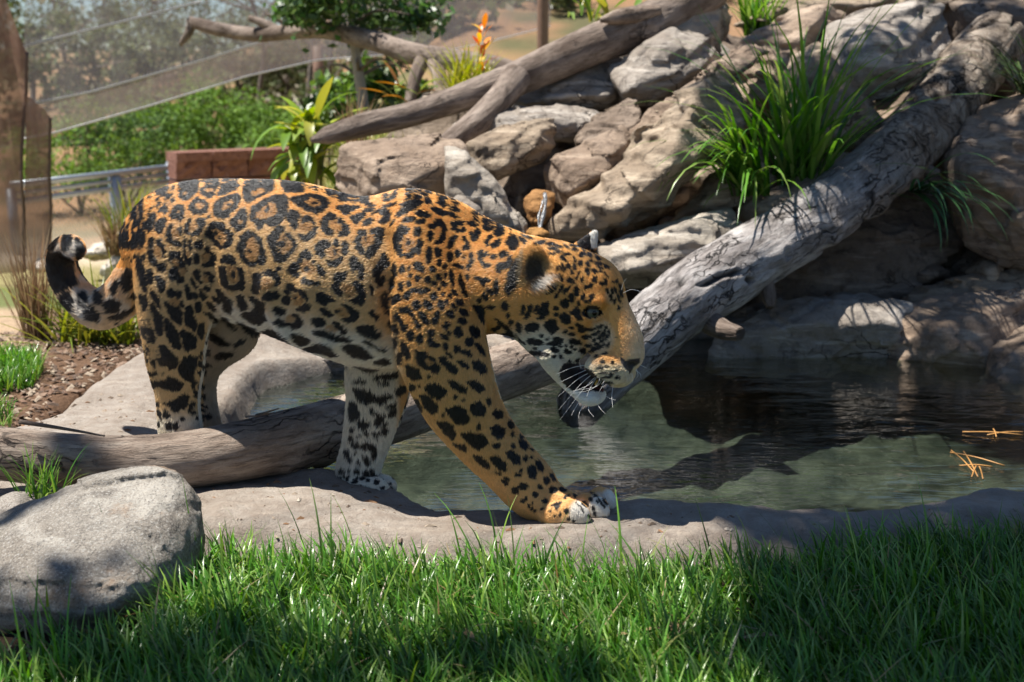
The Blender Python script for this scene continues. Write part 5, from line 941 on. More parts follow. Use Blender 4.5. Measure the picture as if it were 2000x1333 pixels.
# ------------------------------------------------------------------ the coat: every rosette and spot of the photographed flank, laid on the skin
TILES = {'A': (240, 330, 6.667), 'B': (500, 340, 6.667), 'C': (740, 360, 6.667), 'D': (240, 520, 6.667), 'E': (500, 540, 6.667), 'F': (740, 540, 6.667),
         'G': (640, 720, 5.127), 'H': (820, 740, 5.127), 'I': (960, 450, 8.333), 'J': (1100, 450, 8.333), 'K': (980, 590, 8.333), 'L': (1110, 600, 6.056),
         'M': (270, 700, 8.889), 'N': (980, 920, 8.333), 'T': (80, 430, 3.1)}
SPOTS = '''
A d 740,290 800,240 920,225 1000,240 990,300 930,350 870,400 800,420 740,370
A b 800,320 850,310 840,350 800,345
A d 1020,290 1100,230 1260,205 1270,230 1200,300 1200,340 1140,395 1090,370 1020,330
A f 1130,285,45,22
A d 1290,230 1380,200 1490,200 1530,235 1480,280 1380,320 1270,360 1230,350 1260,290
A d 980,205 1100,170 1300,150 1550,130 1750,125 1840,150 1750,185 1500,175 1300,180 1150,200 1050,215
A d 1850,150 1900,130 2000,130 2000,190 1900,175
A d 1565,280 1600,220 1720,190 1900,190 1980,230 1970,280 1850,340 1720,410 1620,450 1580,400
A f 1770,310,80,32,-20
A d 480,540 560,450 600,430 560,490 600,510 600,560 560,600 530,560 470,570
A d 630,410 680,380 690,420 640,460 620,450
A b 560,450 600,420 630,430 640,470 580,500
A d 420,500 470,420 600,350 660,340 620,380 520,440 450,520
A d 290,600 330,530 400,460 430,450 400,520 340,580 300,610
A d 870,480 960,380 990,370 1000,410 1020,400 1060,410 1120,440 1130,500 1100,580 1020,600 930,590 870,530
A b 950,470 990,440 1060,450 1070,500 1010,545 960,510
A d 650,560 680,490 740,460 800,490 810,560 800,640 750,690 700,650 640,660 620,610
A b 720,540 745,530 750,590 715,590
A d 330,700 370,610 420,570 450,610 430,680 410,730 400,800 360,830 330,780 320,730
A d 430,720 480,660 550,640 580,680 550,760 520,840 470,850 430,800
A d 250,690 270,690 300,740 320,830 310,930 280,1020 250,1040 230,980 225,900 215,800
A d 600,760 640,710 660,750 630,800 640,870 680,940 740,940 770,980 740,1020 680,990 610,960 570,880 580,800
A d 720,780 760,740 790,800 780,880 740,840
A b 640,800 720,800 750,880 720,930 660,910
A d 820,720 870,650 910,650 910,700 860,750 860,820 900,850 940,800 1000,770 960,690 1000,640 1080,650 1090,690 1060,760 1010,850 960,870 880,860 810,830
A b 860,760 920,710 990,740 960,800 890,820
A d 1190,520 1200,450 1280,390 1400,350 1500,330 1535,360 1530,450 1480,530 1410,580 1380,640 1310,660 1220,620 1190,580
A b 1290,510 1340,440 1420,410 1450,440 1400,510 1320,550
A e 1390,470,20,12
A d 1400,680 1470,620 1540,540 1600,510 1620,570 1630,650 1620,720 1560,790 1500,820 1450,770 1400,720
A b 1510,680 1560,660 1570,710 1530,730
A d 1660,590 1670,520 1750,470 1860,400 2000,350 2110,340 2160,400 2150,560 2080,700 1970,760 1900,740 1850,690 1830,760 1780,790 1740,740 1680,680
A b 1720,640 1760,570 1860,500 1930,440 1990,460 2020,560 1960,620 1880,650 1800,660
A d 1860,550 1900,490 1920,520 1880,570
A d 1080,850 1140,720 1200,690 1310,710 1360,780 1450,850 1450,920 1410,1010 1290,1050 1220,1000 1170,930 1080,880
A b 1170,820 1210,770 1260,800 1360,860 1370,930 1310,990 1230,920
A e 1215,830,22,22
A e 1275,905,22,20
A d 1500,1080 1490,1010 1540,930 1530,880 1650,805 1740,840 1810,920 1840,1020 1860,1080 1880,1170 1850,1240 1780,1250 1750,1200 1740,1270 1660,1270 1580,1210 1540,1130
A b 1590,1120 1620,1020 1630,930 1690,880 1750,930 1790,1030 1800,1100 1750,1200 1660,1200
A e 1670,1075,28,24
A d 350,1180 345,1030 370,900 410,900 410,950 420,1000 390,1040 410,1130 450,1200 470,1290 400,1260
A d 430,930 500,920 550,1000 560,1080 545,1170 510,1110 500,1020 450,990
A b 400,1020 450,990 500,1050 510,1120 470,1180 420,1120
A d 610,1100 680,1070 750,1090 790,1180 820,1270 850,1330 760,1330 740,1260 700,1200 640,1230 610,1180
A b 650,1200 690,1150 740,1230 740,1300 680,1280
A e 520,1280,60,65
A d 800,890 840,900 830,1000 820,1080 850,1140 900,1170 890,1250 850,1260 810,1160 795,1020
A e 885,1000,25,75
A b 835,1080 870,1080 890,1150 850,1150
A e 1000,990,60,60
A e 960,1165,40,75
A d 1080,1030 1120,1000 1140,1070 1220,1110 1220,1190 1190,1260 1100,1285 1040,1250 1050,1220 1130,1210 1150,1130 1080,1070
A b 1010,1120 1080,1080 1140,1120 1120,1200 1040,1220
A e 300,1145,15,45
A d 200,1180 230,1150 270,1180 300,1270 290,1330 210,1330 190,1260
A d 130,950 160,850 200,850 215,950 210,1060 180,1070 170,980 150,1020 160,1120 130,1200 110,1100
A d 1280,1180 1320,1130 1390,1110 1450,1150 1490,1210 1470,1250 1380,1230 1290,1220
A e 1130,630,20,18
B d 320,140 390,90 470,110 560,160 640,210 620,250 540,250 400,250 350,200
B d 610,150 700,150 800,190 870,220 860,240 780,240 700,200 620,175
B d 450,330 520,300 620,290 700,265 850,290 940,340 970,390 930,450 860,500 800,540 750,510 640,470 560,420 480,380
B b 640,370 720,310 800,350 860,400 780,440 700,410
B e 770,385,40,15
B d 910,260 1000,250 1150,280 1300,320 1460,370 1560,420 1500,440 1400,410 1250,380 1100,360 1060,320 940,290
B d 1060,430 1200,410 1370,440 1320,470 1240,500 1220,540 1150,530 1060,460
B d 1220,570 1330,530 1430,500 1430,550 1380,610 1310,660 1260,620
B e 1480,475,80,25,-10
B d 410,520 460,470 540,490 600,550 550,600 560,680 520,740 470,690 400,600
B d 610,570 670,550 740,580 780,640 760,660 690,620 640,660 600,640
B b 560,680 640,640 710,650 770,690 700,760 590,740
B d 560,780 630,800 700,780 770,690 810,710 780,800 720,860 650,890 590,850
B d 850,650 880,570 960,510 1040,530 1060,590 960,620 950,680 1020,750 1010,810 930,800 870,740
B d 1060,610 1110,580 1160,640 1230,700 1230,760 1180,810 1080,815 1080,760 1140,740 1100,670
B b 950,650 1040,620 1130,700 1100,750 1040,760
B d 160,830 210,760 310,670 380,700 380,740 310,790 290,860 260,940 300,1020 380,1050 430,1000 480,920 420,820 390,770 440,770 520,860 550,920 510,1010 440,1060 420,1120 320,1155 250,1120 210,1020 170,920
B b 290,850 330,790 400,800 480,900 440,1000 370,1050 290,1010
B e 340,915,55,40
B e 320,990,15,15
B d 560,1090 620,1010 670,980 720,1040 740,1100 690,1120 630,1100 590,1170 560,1280 590,1300 540,1360 450,1300 410,1250 480,1180 540,1150
B b 590,1170 650,1120 760,1170 800,1260 700,1330 600,1290
B e 760,1150,25,25
B e 670,1240,38,33
B d 800,1190 850,1190 910,1260 910,1333 850,1333 810,1270
B d 780,940 850,870 950,870 990,920 940,960 900,1000 920,1060 870,1090 800,1050
B e 1060,905,40,50
B d 1130,890 1180,870 1215,940 1210,1030 1160,1070 1120,1020 1130,950
B d 910,1120 1000,1140 1090,1080 1150,1070 1120,1150 1040,1220 960,1190
B b 930,980 1020,950 1110,980 1120,1060 1030,1120 950,1090
B e 1040,1015,25,30
B d 1290,870 1350,740 1440,740 1450,790 1390,830 1360,900 1420,980 1430,1050 1390,1050 1310,980
B d 1490,740 1580,700 1690,710 1680,790 1650,900 1600,980 1530,1060 1480,1110 1440,1080 1450,980 1520,930 1560,860 1540,790 1500,780
B b 1380,880 1440,810 1540,800 1550,880 1480,950 1410,940
B e 1440,850,22,30
B d 1510,540 1580,480 1720,460 1770,510 1760,590 1700,650 1590,640 1640,600 1680,540 1620,500 1560,520
B e 1475,625,75,45,-25
B d 1230,1110 1290,1070 1340,1120 1330,1230 1290,1290 1220,1220
B d 1340,1140 1390,1160 1420,1250 1400,1333 1350,1320 1340,1220
B e 310,1230,40,35,30
B d 110,1280 180,1240 260,1290 300,1333 130,1333
B d 1640,1050 1700,1040 1740,1120 1740,1200 1680,1230 1620,1300 1600,1333 1520,1333 1520,1260 1560,1200 1620,1130
B e 1790,640,45,18,-50
C d 350,200 400,110 480,80 560,120 640,170 690,190 600,200 480,190
C d 60,220 170,180 250,140 330,80 340,95 290,150 230,190 120,230
C d 240,400 320,290 270,270 400,215 530,210 580,245 530,300 430,350 330,400 260,430
C d 50,300 150,260 250,240 240,265 150,300 60,320
C d 0,370 80,320 150,340 170,400 160,460 100,515 0,510 50,470 90,420 30,390
C e 580,400,100,40,15
C e 400,465,85,38,-12
C e 550,490,70,30,-12
C d 680,330 730,310 850,350 960,380 1050,440 960,440 880,400 850,430 760,400
C d 760,250 820,260 900,300 870,310 800,290
C e 645,245,50,22,25
C d 900,330 1000,340 1060,370 1000,370
C d 660,540 720,510 740,470 810,470 860,520 890,600 860,640 870,700 830,770 770,790 735,770 780,720 820,660 830,600 800,550 750,550 720,590 670,580
C e 675,680,38,70
C e 515,625,62,65
C d 260,560 310,530 380,560 410,600 380,640 330,660 320,720 280,760 300,850 330,930 300,960 250,910 210,830 190,740 200,660 250,620
C d 330,910 400,900 440,840 500,820 510,750 540,710 590,760 560,850 540,920 480,900 440,960 370,970
C b 320,720 400,700 500,740 450,830 370,880 310,850
C e 395,755,25,50
C d 940,500 1040,480 1110,500 1110,545 1030,540 1020,580 1060,600 1030,630 970,600
C e 1100,605,38,35
C d 1150,490 1230,490 1300,540 1280,570 1200,550 1160,530
C d 1180,630 1210,620 1230,670 1270,590 1310,590 1330,640 1290,730 1250,760 1210,730
C d 1350,560 1420,560 1490,600 1430,635 1370,610
C e 1570,645,70,45,10
C d 1430,690 1470,665 1490,690 1450,740 1440,800 1410,820 1380,770
C d 1520,740 1580,720 1595,760 1550,830 1480,840 1470,800
C d 1660,740 1700,690 1780,680 1820,740 1830,800 1780,860 1730,865 1690,810 1650,790
C d 1820,690 1880,710 1930,750 1900,790 1840,740
C d 1230,460 1330,490 1450,540 1550,570 1650,610 1640,630 1500,580 1350,520 1240,475
C d 1850,660 1950,690 2000,710 2000,730 1900,700
C d 930,720 980,670 1030,690 1010,740 970,780 970,830 910,850 890,810
C d 1090,700 1130,690 1160,740 1190,780 1200,850 1110,850 1100,830 1140,770
C e 660,930,42,100
C e 775,895,48,62
C e 790,1030,30,45
C e 865,1070,33,30
C e 925,950,42,70
C e 1030,900,45,50
C d 970,1030 1040,1040 1110,1080 1110,1105 1040,1095 970,1070
C d 1180,910 1220,890 1240,940 1240,1030 1210,1060 1200,1110 1160,1120 1140,1080 1180,1030 1190,970
C e 1120,950,22,22
C d 1300,880 1350,870 1380,910 1420,880 1445,920 1400,950 1350,950 1360,1010 1420,1040 1470,1040 1460,1080 1390,1090 1330,1030 1310,970
C e 1500,945,38,36
C d 1570,940 1610,880 1680,880 1695,930 1650,950 1590,955
C d 1530,1060 1590,1030 1650,1030 1700,940 1750,930 1740,1010 1690,1090 1620,1110 1580,1160 1530,1120
C e 530,1080,85,50,40
C e 210,1130,35,100
C e 315,1110,38,50,20
C e 400,1095,20,38,20
C e 425,1190,30,35
C e 510,1225,30,45
C e 640,1240,40,42
C e 705,1110,40,45
C e 785,1200,35,45
C e 725,1290,28,35
C e 870,1190,18,40
C e 855,1300,35,50,-30
C e 945,1190,25,80,-10
C e 1065,1250,30,75
C e 1160,1205,35,40
C d 1250,1200 1330,1220 1440,1220 1460,1260 1400,1280 1390,1333 1350,1320 1340,1260 1260,1230
C e 1530,1300,30,50
D d 200,0 300,0 320,120 330,230 335,350 290,320 250,220 215,110
D e 370,140,40,100
D d 430,130 500,130 560,180 570,240 530,340 500,340 460,270 440,200
D d 610,50 680,0 730,20 730,80 760,140 810,150 790,210 740,240 700,190 640,190 610,120
D b 740,30 820,20 850,80 800,140 750,110
D d 920,70 970,30 1010,60 1000,130 1040,220 1010,230 960,160
D d 1060,70 1160,90 1200,140 1190,210 1150,250 1130,180 1120,120 1060,110
D b 1040,120 1110,120 1130,200 1070,240
D e 1100,290,48,38,30
D d 1260,0 1350,0 1360,100 1380,200 1390,250 1450,250 1530,190 1530,100 1490,20 1560,10 1590,100 1600,200 1570,310 1470,320 1380,310 1290,230 1270,120
D b 1370,0 1480,0 1520,100 1510,200 1440,230 1390,180 1370,80
D e 1450,110,25,40
D d 880,140 920,180 970,270 970,310 930,260 890,190
D d 810,240 850,230 880,320 920,370 900,430 850,440 820,350
D e 945,385,35,50
D d 580,320 640,290 690,320 770,330 770,400 720,420 680,380 610,400 580,360
D d 1010,300 1050,320 1110,410 1040,440 1000,400
D d 1210,310 1260,300 1340,370 1430,450 1450,560 1430,610 1340,570 1310,480 1250,400
D d 1160,400 1200,390 1280,450 1270,490 1190,450
D d 1490,390 1560,370 1640,500 1640,560 1560,570 1510,500
D d 1640,380 1720,410 1860,490 1860,600 1890,690 1800,750 1690,720 1560,620 1600,590 1690,590 1740,520
D d 1700,100 1760,80 1820,100 1810,190 1790,280 1790,360 1710,350 1680,300 1710,200
D d 1840,70 1930,40 2000,60 2060,150 2060,210 2010,250 1950,250 2000,180 1900,130
D d 1830,390 1930,340 2000,330 2060,390 2000,440 1890,450
D b 1820,170 1900,160 1990,200 1950,270 1880,330 1810,300
D d 230,350 320,390 345,470 330,570 280,570 245,470
D d 370,310 430,330 480,430 500,560 470,530 400,440
D d 540,450 590,460 640,510 720,500 780,610 780,720 740,770 700,720 640,690 590,590
D b 600,430 700,410 760,430 740,520 640,500
D e 770,490,25,45
D d 370,500 410,490 450,560 520,660 540,760 530,860 490,910 450,880 430,760 390,620
D d 310,680 350,680 390,780 440,930 420,1000 370,960 340,830
D d 550,660 600,690 660,760 720,870 760,1030 740,1090 660,1050 600,970 560,830
D d 820,520 880,500 920,560 910,640 960,720 970,780 930,840 860,800 810,740 810,620
D e 985,530,45,75
D e 1160,520,85,40,40
D d 1050,600 1120,590 1220,650 1290,700 1220,720 1130,660
D d 1300,640 1390,670 1440,740 1500,810 1470,830 1400,790 1340,700
D d 1510,710 1600,740 1760,810 1760,880 1690,900 1600,830
D d 740,860 790,820 880,860 950,930 950,1060 820,1100 790,1020 780,960 750,910
D d 990,760 1050,730 1050,870 1030,950 1000,930 960,850
D d 1080,870 1180,860 1300,920 1420,1000 1400,1030 1300,1020 1180,960
D d 1440,1010 1520,960 1600,940 1560,1000 1470,1040
D d 1210,1160 1290,1100 1460,1120 1440,1150 1330,1190 1230,1200
D e 1100,1120,60,60
D d 990,1230 1060,1220 1160,1280 1080,1320 980,1300
D d 480,1030 560,1030 630,1120 700,1180 740,1260 680,1310 600,1300 520,1200
D d 790,1190 880,1160 970,1180 960,1290 900,1400 840,1390 740,1300
D d 420,1080 460,1090 480,1200 490,1333 440,1333 410,1200
D d 1000,1110 1030,1100 1010,1200 990,1180
E d 590,60 640,20 720,60 800,60 850,90 830,115 740,105 640,110
E d 400,110 440,80 500,110 550,170 640,190 690,290 670,310 610,270 560,200 470,190 440,230 380,220 370,190 420,170
E e 405,310,65,65
E d 530,415 600,390 640,345 700,360 720,400 690,440 630,465
E b 480,230 560,220 620,300 600,380 500,370
E e 525,280,18,18
E e 175,260,90,55,-15
E d 220,440 250,390 330,390 400,430 390,480 330,500 250,480
E d 250,590 300,535 360,560 400,610 390,640 340,645
E d 470,490 540,480 610,530 630,600 600,650 500,670 430,640 400,600 480,600 540,560 500,520
E b 380,520 460,490 530,560 480,600 400,590
E d 790,220 880,210 990,260 1040,310 1000,330 940,340 920,380 830,350 790,300
E d 830,420 900,405 990,460 1010,510 970,525 880,490
E d 1120,360 1180,360 1260,420 1350,460 1350,530 1270,590 1200,600 1120,550 1140,530 1230,530 1240,480 1170,410
E b 1020,400 1120,400 1230,490 1200,530 1080,510
E e 1075,455,40,15
E d 730,540 800,535 890,550 920,600 890,650 810,650 750,610
E d 1010,590 1070,590 1150,650 1200,730 1140,740 1060,680
E b 930,620 1000,620 1080,700 1020,720 920,680
E d 760,700 850,690 960,720 1060,760 1200,780 1265,820 1220,845 1060,830 940,800 790,740
E d 980,120 1040,80 1010,20 1060,-40 1180,-60 1190,20 1100,80 1090,130 1140,200 1120,260 1050,230
E d 1270,80 1310,60 1400,120 1440,220 1430,340 1380,370 1290,350 1210,310 1300,280 1350,240 1310,150
E b 1110,100 1240,90 1330,220 1290,270 1180,270 1140,180
E e 1510,180,22,65,-15
E d 1540,0 1690,0 1690,60 1640,130 1590,130
E d 1470,460 1520,440 1600,480 1610,540 1560,550 1490,510
E d 1310,660 1420,630 1530,640 1600,700 1640,780 1540,800 1420,770 1360,720
E d 100,700 180,670 280,700 380,780 470,870 490,920 400,910 280,840 170,770
E d 470,740 540,730 640,770 740,820 680,880 600,890 510,820
E d 630,930 800,870 930,880 1030,950 1090,1010 1010,1035 850,980 700,970
E d 1130,890 1290,870 1400,900 1490,970 1550,1030 1430,1065 1280,1030 1180,960
E d 1410,820 1480,830 1600,900 1730,960 1690,970 1560,910 1450,860
E d 1540,1100 1620,1060 1700,1040 1770,1110 1680,1140 1590,1120
E d 1290,1150 1370,1160 1500,1180 1620,1195 1530,1230 1400,1210
E d 1510,1290 1640,1260 1750,1240 1850,1220 1840,1270 1700,1320 1560,1320
E d 820,1050 950,1080 1100,1120 1220,1170 1130,1190 1000,1160 900,1110
E d 150,860 270,890 400,930 560,1000 470,1000 330,970 220,930
E e 1380,20,30,30
F d 20,260 50,220 90,290 160,430 160,510 120,480 60,380
F d 80,190 130,220 160,330 150,400 110,330
F e 175,100,38,95
F e 295,130,38,60
F e 400,100,35,38
F d 195,250 290,230 310,310 240,330 200,385
F d 340,220 390,190 430,220 410,310 370,320 335,280
F d 420,170 480,155 560,150 600,200 580,230 500,210 430,215
F e 630,180,35,35
F e 500,375,50,70
F e 650,370,80,42,45
F e 730,260,48,48
F e 790,175,25,28
F e 850,235,25,28
F e 820,375,40,70,-25
F e 935,490,55,45,20
F e 935,265,28,35,-30
F d 270,440 320,400 400,390 440,470 490,560 560,660 540,690 490,660 480,580 420,500 350,470 300,480
F d 210,500 250,470 290,540 330,600 380,640 370,700 330,720 290,640 270,590 220,560
F e 600,545,45,100,-35
F e 740,570,45,58
F e 775,490,45,35,30
F d 830,650 890,590 940,600 940,640 900,660 900,700 940,730 930,760 890,740 860,680
F e 1040,725,55,75,-15
F e 1085,580,60,48,20
F e 1110,470,70,40,30
F e 1060,345,55,45,30
F e 985,390,25,45,-35
F e 890,335,22,30,-30
F e 160,610,28,50
F e 230,690,32,75,-25
F e 420,770,55,70
F e 545,815,48,60
F d 640,710 700,680 745,710 720,760 700,790 720,850 790,880 810,920 740,920 670,910 650,850 660,780
F e 860,790,65,38,35
F e 870,910,32,48,-25
F d 980,900 1030,900 1090,950 1170,960 1210,1020 1180,1045 1110,1000 1040,980 990,1000
F e 1180,850,55,62
F e 1240,720,60,90,-35
F d 1240,860 1300,870 1360,950 1380,1040 1320,1000
F e 355,960,50,120,-20
F e 225,860,28,70
F e 280,1060,35,80
F d 480,960 560,990 620,980 720,1060 740,1110 800,1180 790,1240 720,1260 660,1210 600,1210 530,1140 500,1080
F b 590,1080 660,1070 720,1110 700,1160 620,1130
F d 780,1060 860,1040 920,1110 990,1160 1040,1220 1000,1275 930,1240 880,1180 810,1120
F e 920,1020,50,25,35
F d 1020,1100 1090,1090 1170,1160 1160,1195 1080,1160
F d 1210,1110 1290,1090 1370,1150 1400,1240 1340,1270 1240,1200
F d 350,1150 420,1160 520,1200 560,1300 500,1333 420,1333 370,1250
F d 1210,380 1290,370 1390,400 1380,500 1370,620 1320,580 1280,480
F d 1050,50 1100,60 1120,170 1160,230 1150,270 1110,240 1070,150
F e 960,60,25,70,-15
F e 990,210,30,50,-35
F e 1540,150,32,95
F e 1460,205,60,35,40
F e 1390,265,40,55,-25
F e 1310,310,32,30
F e 1680,180,28,75,-15
F e 1460,405,50,32
F e 1645,385,50,58,-20
F e 1690,505,25,30
F e 1725,590,30,38
F e 1830,665,38,75,-15
F d 1510,540 1580,560 1700,660 1770,760 1700,730 1600,640
F d 1470,690 1560,630 1600,660 1530,710
F d 1600,740 1700,720 1790,790 1700,800
G d 450,70 560,60 690,40 700,70 600,100 480,95
G e 330,115,60,18
G e 560,135,50,18
G d 270,190 350,185 420,210 500,270 620,240 650,260 560,340 520,360 490,310 400,350 310,300
G d 240,310 290,340 330,440 320,490 240,520 220,400
G d 660,210 720,170 780,180 770,240 700,280
G e 630,360,55,25,-20
G e 645,430,48,35,-35
G e 445,405,25,30
G e 490,440,25,20
G d 290,520 370,500 430,540 420,570 340,610 310,560
G d 460,500 520,450 570,460 550,530 490,570 460,540
G e 255,600,22,28
G e 390,635,27,25
G e 485,635,35,22
G e 565,610,30,45,25
G e 335,655,10,12
G e 300,675,12,12
G e 575,540,30,15,-40
G e 240,690,26,35
G e 290,755,38,42
G e 380,760,50,40,-45
G e 450,780,38,35,-45
G e 490,690,16,16
G e 200,840,25,42
G e 230,895,30,28
G e 305,930,22,24
G e 390,915,30,42
G e 462,850,22,55,25
G e 355,865,16,20
G e 290,830,12,14
G e 150,1015,28,25
G e 295,1020,26,33
G e 380,1040,33,33
G e 440,1015,28,33
G e 225,1005,14,18
G e 170,1075,14,24
G e 130,1095,12,16
G e 195,1110,15,50,20
G d 240,1140 290,1090 300,1130 260,1190 230,1180
G e 350,1100,30,18
G e 440,1070,60,20
G e 490,1140,30,30
G e 330,1190,25,18
G e 400,1120,20,15
G e 320,1240,20,22
G e 550,1200,20,20
G e 480,1240,15,25
G e 400,1260,35,12,-40
G e 260,1220,14,14
G e 620,1160,12,12
G e 560,1270,14,18
G d 790,20 850,0 900,0 950,80 940,100 860,110 800,60
G e 850,185,33,35
G e 915,172,14,16
G e 1020,75,22,20
G d 970,200 1020,150 1090,140 1200,220 1200,250 1110,310 1040,270
G d 920,270 970,250 1040,290 1110,370 1100,430 1050,450 970,390
G d 860,290 900,300 950,390 950,430 910,390
H d 280,20 340,10 400,60 470,90 460,140 400,130 320,80
H d 460,30 520,10 600,40 650,90 600,140 520,90
H d 250,295 380,260 460,300 500,400 480,450 370,450 310,380
H d 500,270 560,225 620,240 660,300 640,370 560,375 500,320
H d 720,350 760,305 830,330 830,390 770,395
H e 365,185,20,18
H e 435,212,16,14
H e 235,362,16,20
H e 585,480,18,35
H d 180,430 250,420 340,470 360,570 340,610 280,570 210,490
H d 420,550 500,530 590,550 650,570 690,640 640,680 600,705 520,670 450,600
H d 700,490 770,460 850,510 850,560 800,600 740,570
H e 690,225,28,35,-30
H e 910,460,30,45,-30
H e 930,560,18,28
H e 935,672,22,24
H e 770,668,38,28
H d 985,620 1040,615 1080,680 1060,715 1010,700
H d 330,640 390,660 440,650 475,690 460,730 400,700
H d 530,760 600,770 690,840 700,890 650,890 570,820
H d 695,780 770,770 860,840 870,910 840,930 760,880
H d 855,730 920,715 1000,780 1005,850 940,850 880,790
H e 1055,795,28,28
H e 1110,785,12,14
H e 1195,870,30,65,-30
H e 1125,930,48,70,-10
H e 985,960,30,20
H e 1010,920,10,10
H d 815,1005 870,1020 890,1060 860,1070
H e 1035,1075,55,35
H e 955,1120,38,38
H e 1265,1020,33,38
H e 1345,985,35,50,-45
H e 1200,1080,25,25
H e 1335,1115,45,33
H e 1435,1105,40,35
H e 1155,1160,27,30
H e 1258,1225,32,27
H e 1120,710,20,15
H e 1020,575,40,25,-50
H e 790,940,30,8,25
H e 870,1000,30,8,30
N d 810,560 880,520 980,500 940,580 910,650 880,640 860,580
N e 1060,660,40,45
N e 655,620,25,18
N e 790,650,12,22
N e 865,730,12,22
N e 950,710,14,35
N e 1090,780,12,25
N e 1175,810,20,20
N d 1160,380 1230,350 1310,370 1290,400 1240,390 1200,430 1160,420
N e 1050,420,55,20,-30
N d 1290,340 1340,290 1450,290 1440,310 1380,320 1310,360
N e 1355,540,65,45,40
N e 1490,610,12,35,-20
N e 1520,700,14,40,-20
N e 1420,740,20,25
N e 1680,500,35,60,-35
N e 1500,385,70,18,30
N e 1450,460,14,35,-35
N e 1560,500,12,20
N e 495,530,16,30
N e 440,580,25,30
N e 340,490,35,35
N e 400,450,28,35
N e 490,620,20,30
N e 540,650,15,20
N d 1200,500 1270,560 1340,660 1340,690 1290,600
N d 1560,440 1640,530 1680,600 1650,590
I e 965,235,70,24
I e 1090,270,70,18,10
I e 1010,305,85,20,5
I e 1100,355,65,18
I e 980,390,60,20
I e 1230,400,60,25
I e 1170,470,70,35,35
I e 1150,600,22,55,20
I e 1075,630,22,50,30
I e 1195,640,16,40,20
I e 1260,585,30,35
I e 1150,790,28,45,10
I e 1275,820,45,42
I e 1090,750,18,40,25
I e 1135,960,28,75,25
I e 1220,980,25,70,35
I e 1060,1065,30,50,25
I d 880,1040 960,970 1050,900 1080,890 1060,950 980,1020 910,1050
I e 1200,1195,72,78
I e 1300,1100,45,70
I e 1050,1275,36,36
I e 790,210,95,30,-15
I d 500,1270 530,1220 550,1260 540,1333 500,1333
I d 600,1300 650,1200 670,1240 620,1333
I d 690,1300 760,1220 770,1250 710,1333
I d 740,1320 830,1200 930,1160 930,1250 880,1300 930,1333
J e 350,320,45,28,20
J e 200,330,55,18,15
J e 190,265,80,15,10
J e 60,280,60,22,30
J e 330,400,45,40
J d 240,430 300,400 340,440 320,470 270,460
J e 435,410,50,38,25
J e 570,465,60,25,25
J e 195,490,25,50,-25
J e 280,555,35,48
J e 400,560,38,50,-20
J e 460,505,32,25
J e 570,545,65,32,10
J e 95,590,38,45
J e 190,600,26,55,-10
J e 30,640,20,45,20
J e 700,600,60,25,35
J e 400,680,45,62
J e 520,670,60,32,30
J e 600,615,55,14,15
J e 145,690,28,40
J d 520,640 620,670 740,760 740,785 640,700 530,655
J e 110,820,50,45
J e 310,820,36,52
J e 520,810,38,60,-10
J d 250,680 285,670 240,760 200,850 140,900 200,800
J e 425,920,75,40,-30
J e 650,875,55,30,15
J e 690,830,35,15,55
J d 790,830 840,850 880,810 890,850 850,880 800,850
J e 215,1000,42,85
J e 145,1105,55,75
J e 60,960,75,22,-35
J e 710,990,22,42,-20
J e 335,1090,40,58,20
J e 470,1080,50,45
J e 420,1150,70,20,-15
J e 800,1000,15,40,-15
J e 780,1090,12,60,-10
J e 850,980,14,40,-20
J e 930,950,16,70,-20
J e 940,1040,20,60,-20
J e 840,1160,14,45,15
J e 890,1080,12,40,-20
J e 920,1150,10,40,-20
J e 250,1200,30,50
J e 510,385,60,18,30
J e 900,1270,15,35
J e 470,330,60,10,25
K e 345,130,30,75,10
K d 430,80 500,30 490,110 460,240 420,270 360,260 400,190 430,160
K d 510,160 560,60 600,50 570,130 530,175
K d 550,200 640,80 700,30 760,60 780,180 720,250 650,300 590,270 640,180
K e 285,415,45,95,-12
K d 380,430 430,370 520,330 600,370 610,440 560,480 490,470 430,490
K d 690,370 720,330 800,280 870,290 890,370 940,440 900,480 810,530 780,480 720,430
K e 550,650,130,55,10
K e 610,845,160,38,8
K d 840,590 900,570 1010,610 980,670 880,720 730,690 760,660 850,650
K e 865,780,65,35,10
K e 1070,810,70,42,20
K e 1195,650,105,45,15
K e 1040,490,33,33
K e 1140,525,48,35
K e 1050,710,30,20
K e 1135,725,25,25
K e 1185,775,28,25
K e 1300,795,40,42
K e 645,550,35,16
K e 740,605,18,18
K e 550,755,40,18,10
K e 960,885,25,35,-20
K e 860,890,30,14
K e 1140,420,30,25
K e 1250,380,50,38,20
K e 885,210,35,35
K e 880,105,35,35
K e 160,325,38,42
K e 110,210,32,35
K e 1110,955,25,25
K e 1240,940,40,30
K e 950,720,18,14
K e 1290,450,50,50
K d 240,520 280,590 340,640 400,690 380,695 300,640
K d 930,230 1010,180 1080,200 1130,250 1140,330 1060,380 990,340 950,280
K d 1110,180 1200,90 1270,130 1300,250 1330,300 1260,310 1170,220
L e 160,260,45,45
L e 215,355,55,22
L e 250,265,45,20
L e 240,455,42,22
L e 300,505,55,30,-30
L e 340,440,30,20
L e 170,515,38,32
L e 370,360,15,28,30
L e 430,320,12,50,10
L e 400,400,15,35,40
L e 310,390,28,15,-35
L e 340,580,22,14
L e 400,650,30,14,-20
L e 460,700,28,14
L e 380,720,30,12
L e 560,755,28,10
L e 420,780,40,10
L e 510,790,28,10
L e 460,830,60,10
L e 580,830,30,10
L e 440,550,25,18
L e 530,660,15,20
L e 370,870,50,18
L e 480,890,50,10
L d 160,60 200,0 260,-22 340,0 400,40 410,80 360,110 280,140 200,120 160,95
L e 330,250,40,14,-25
L e 390,230,30,12,-30
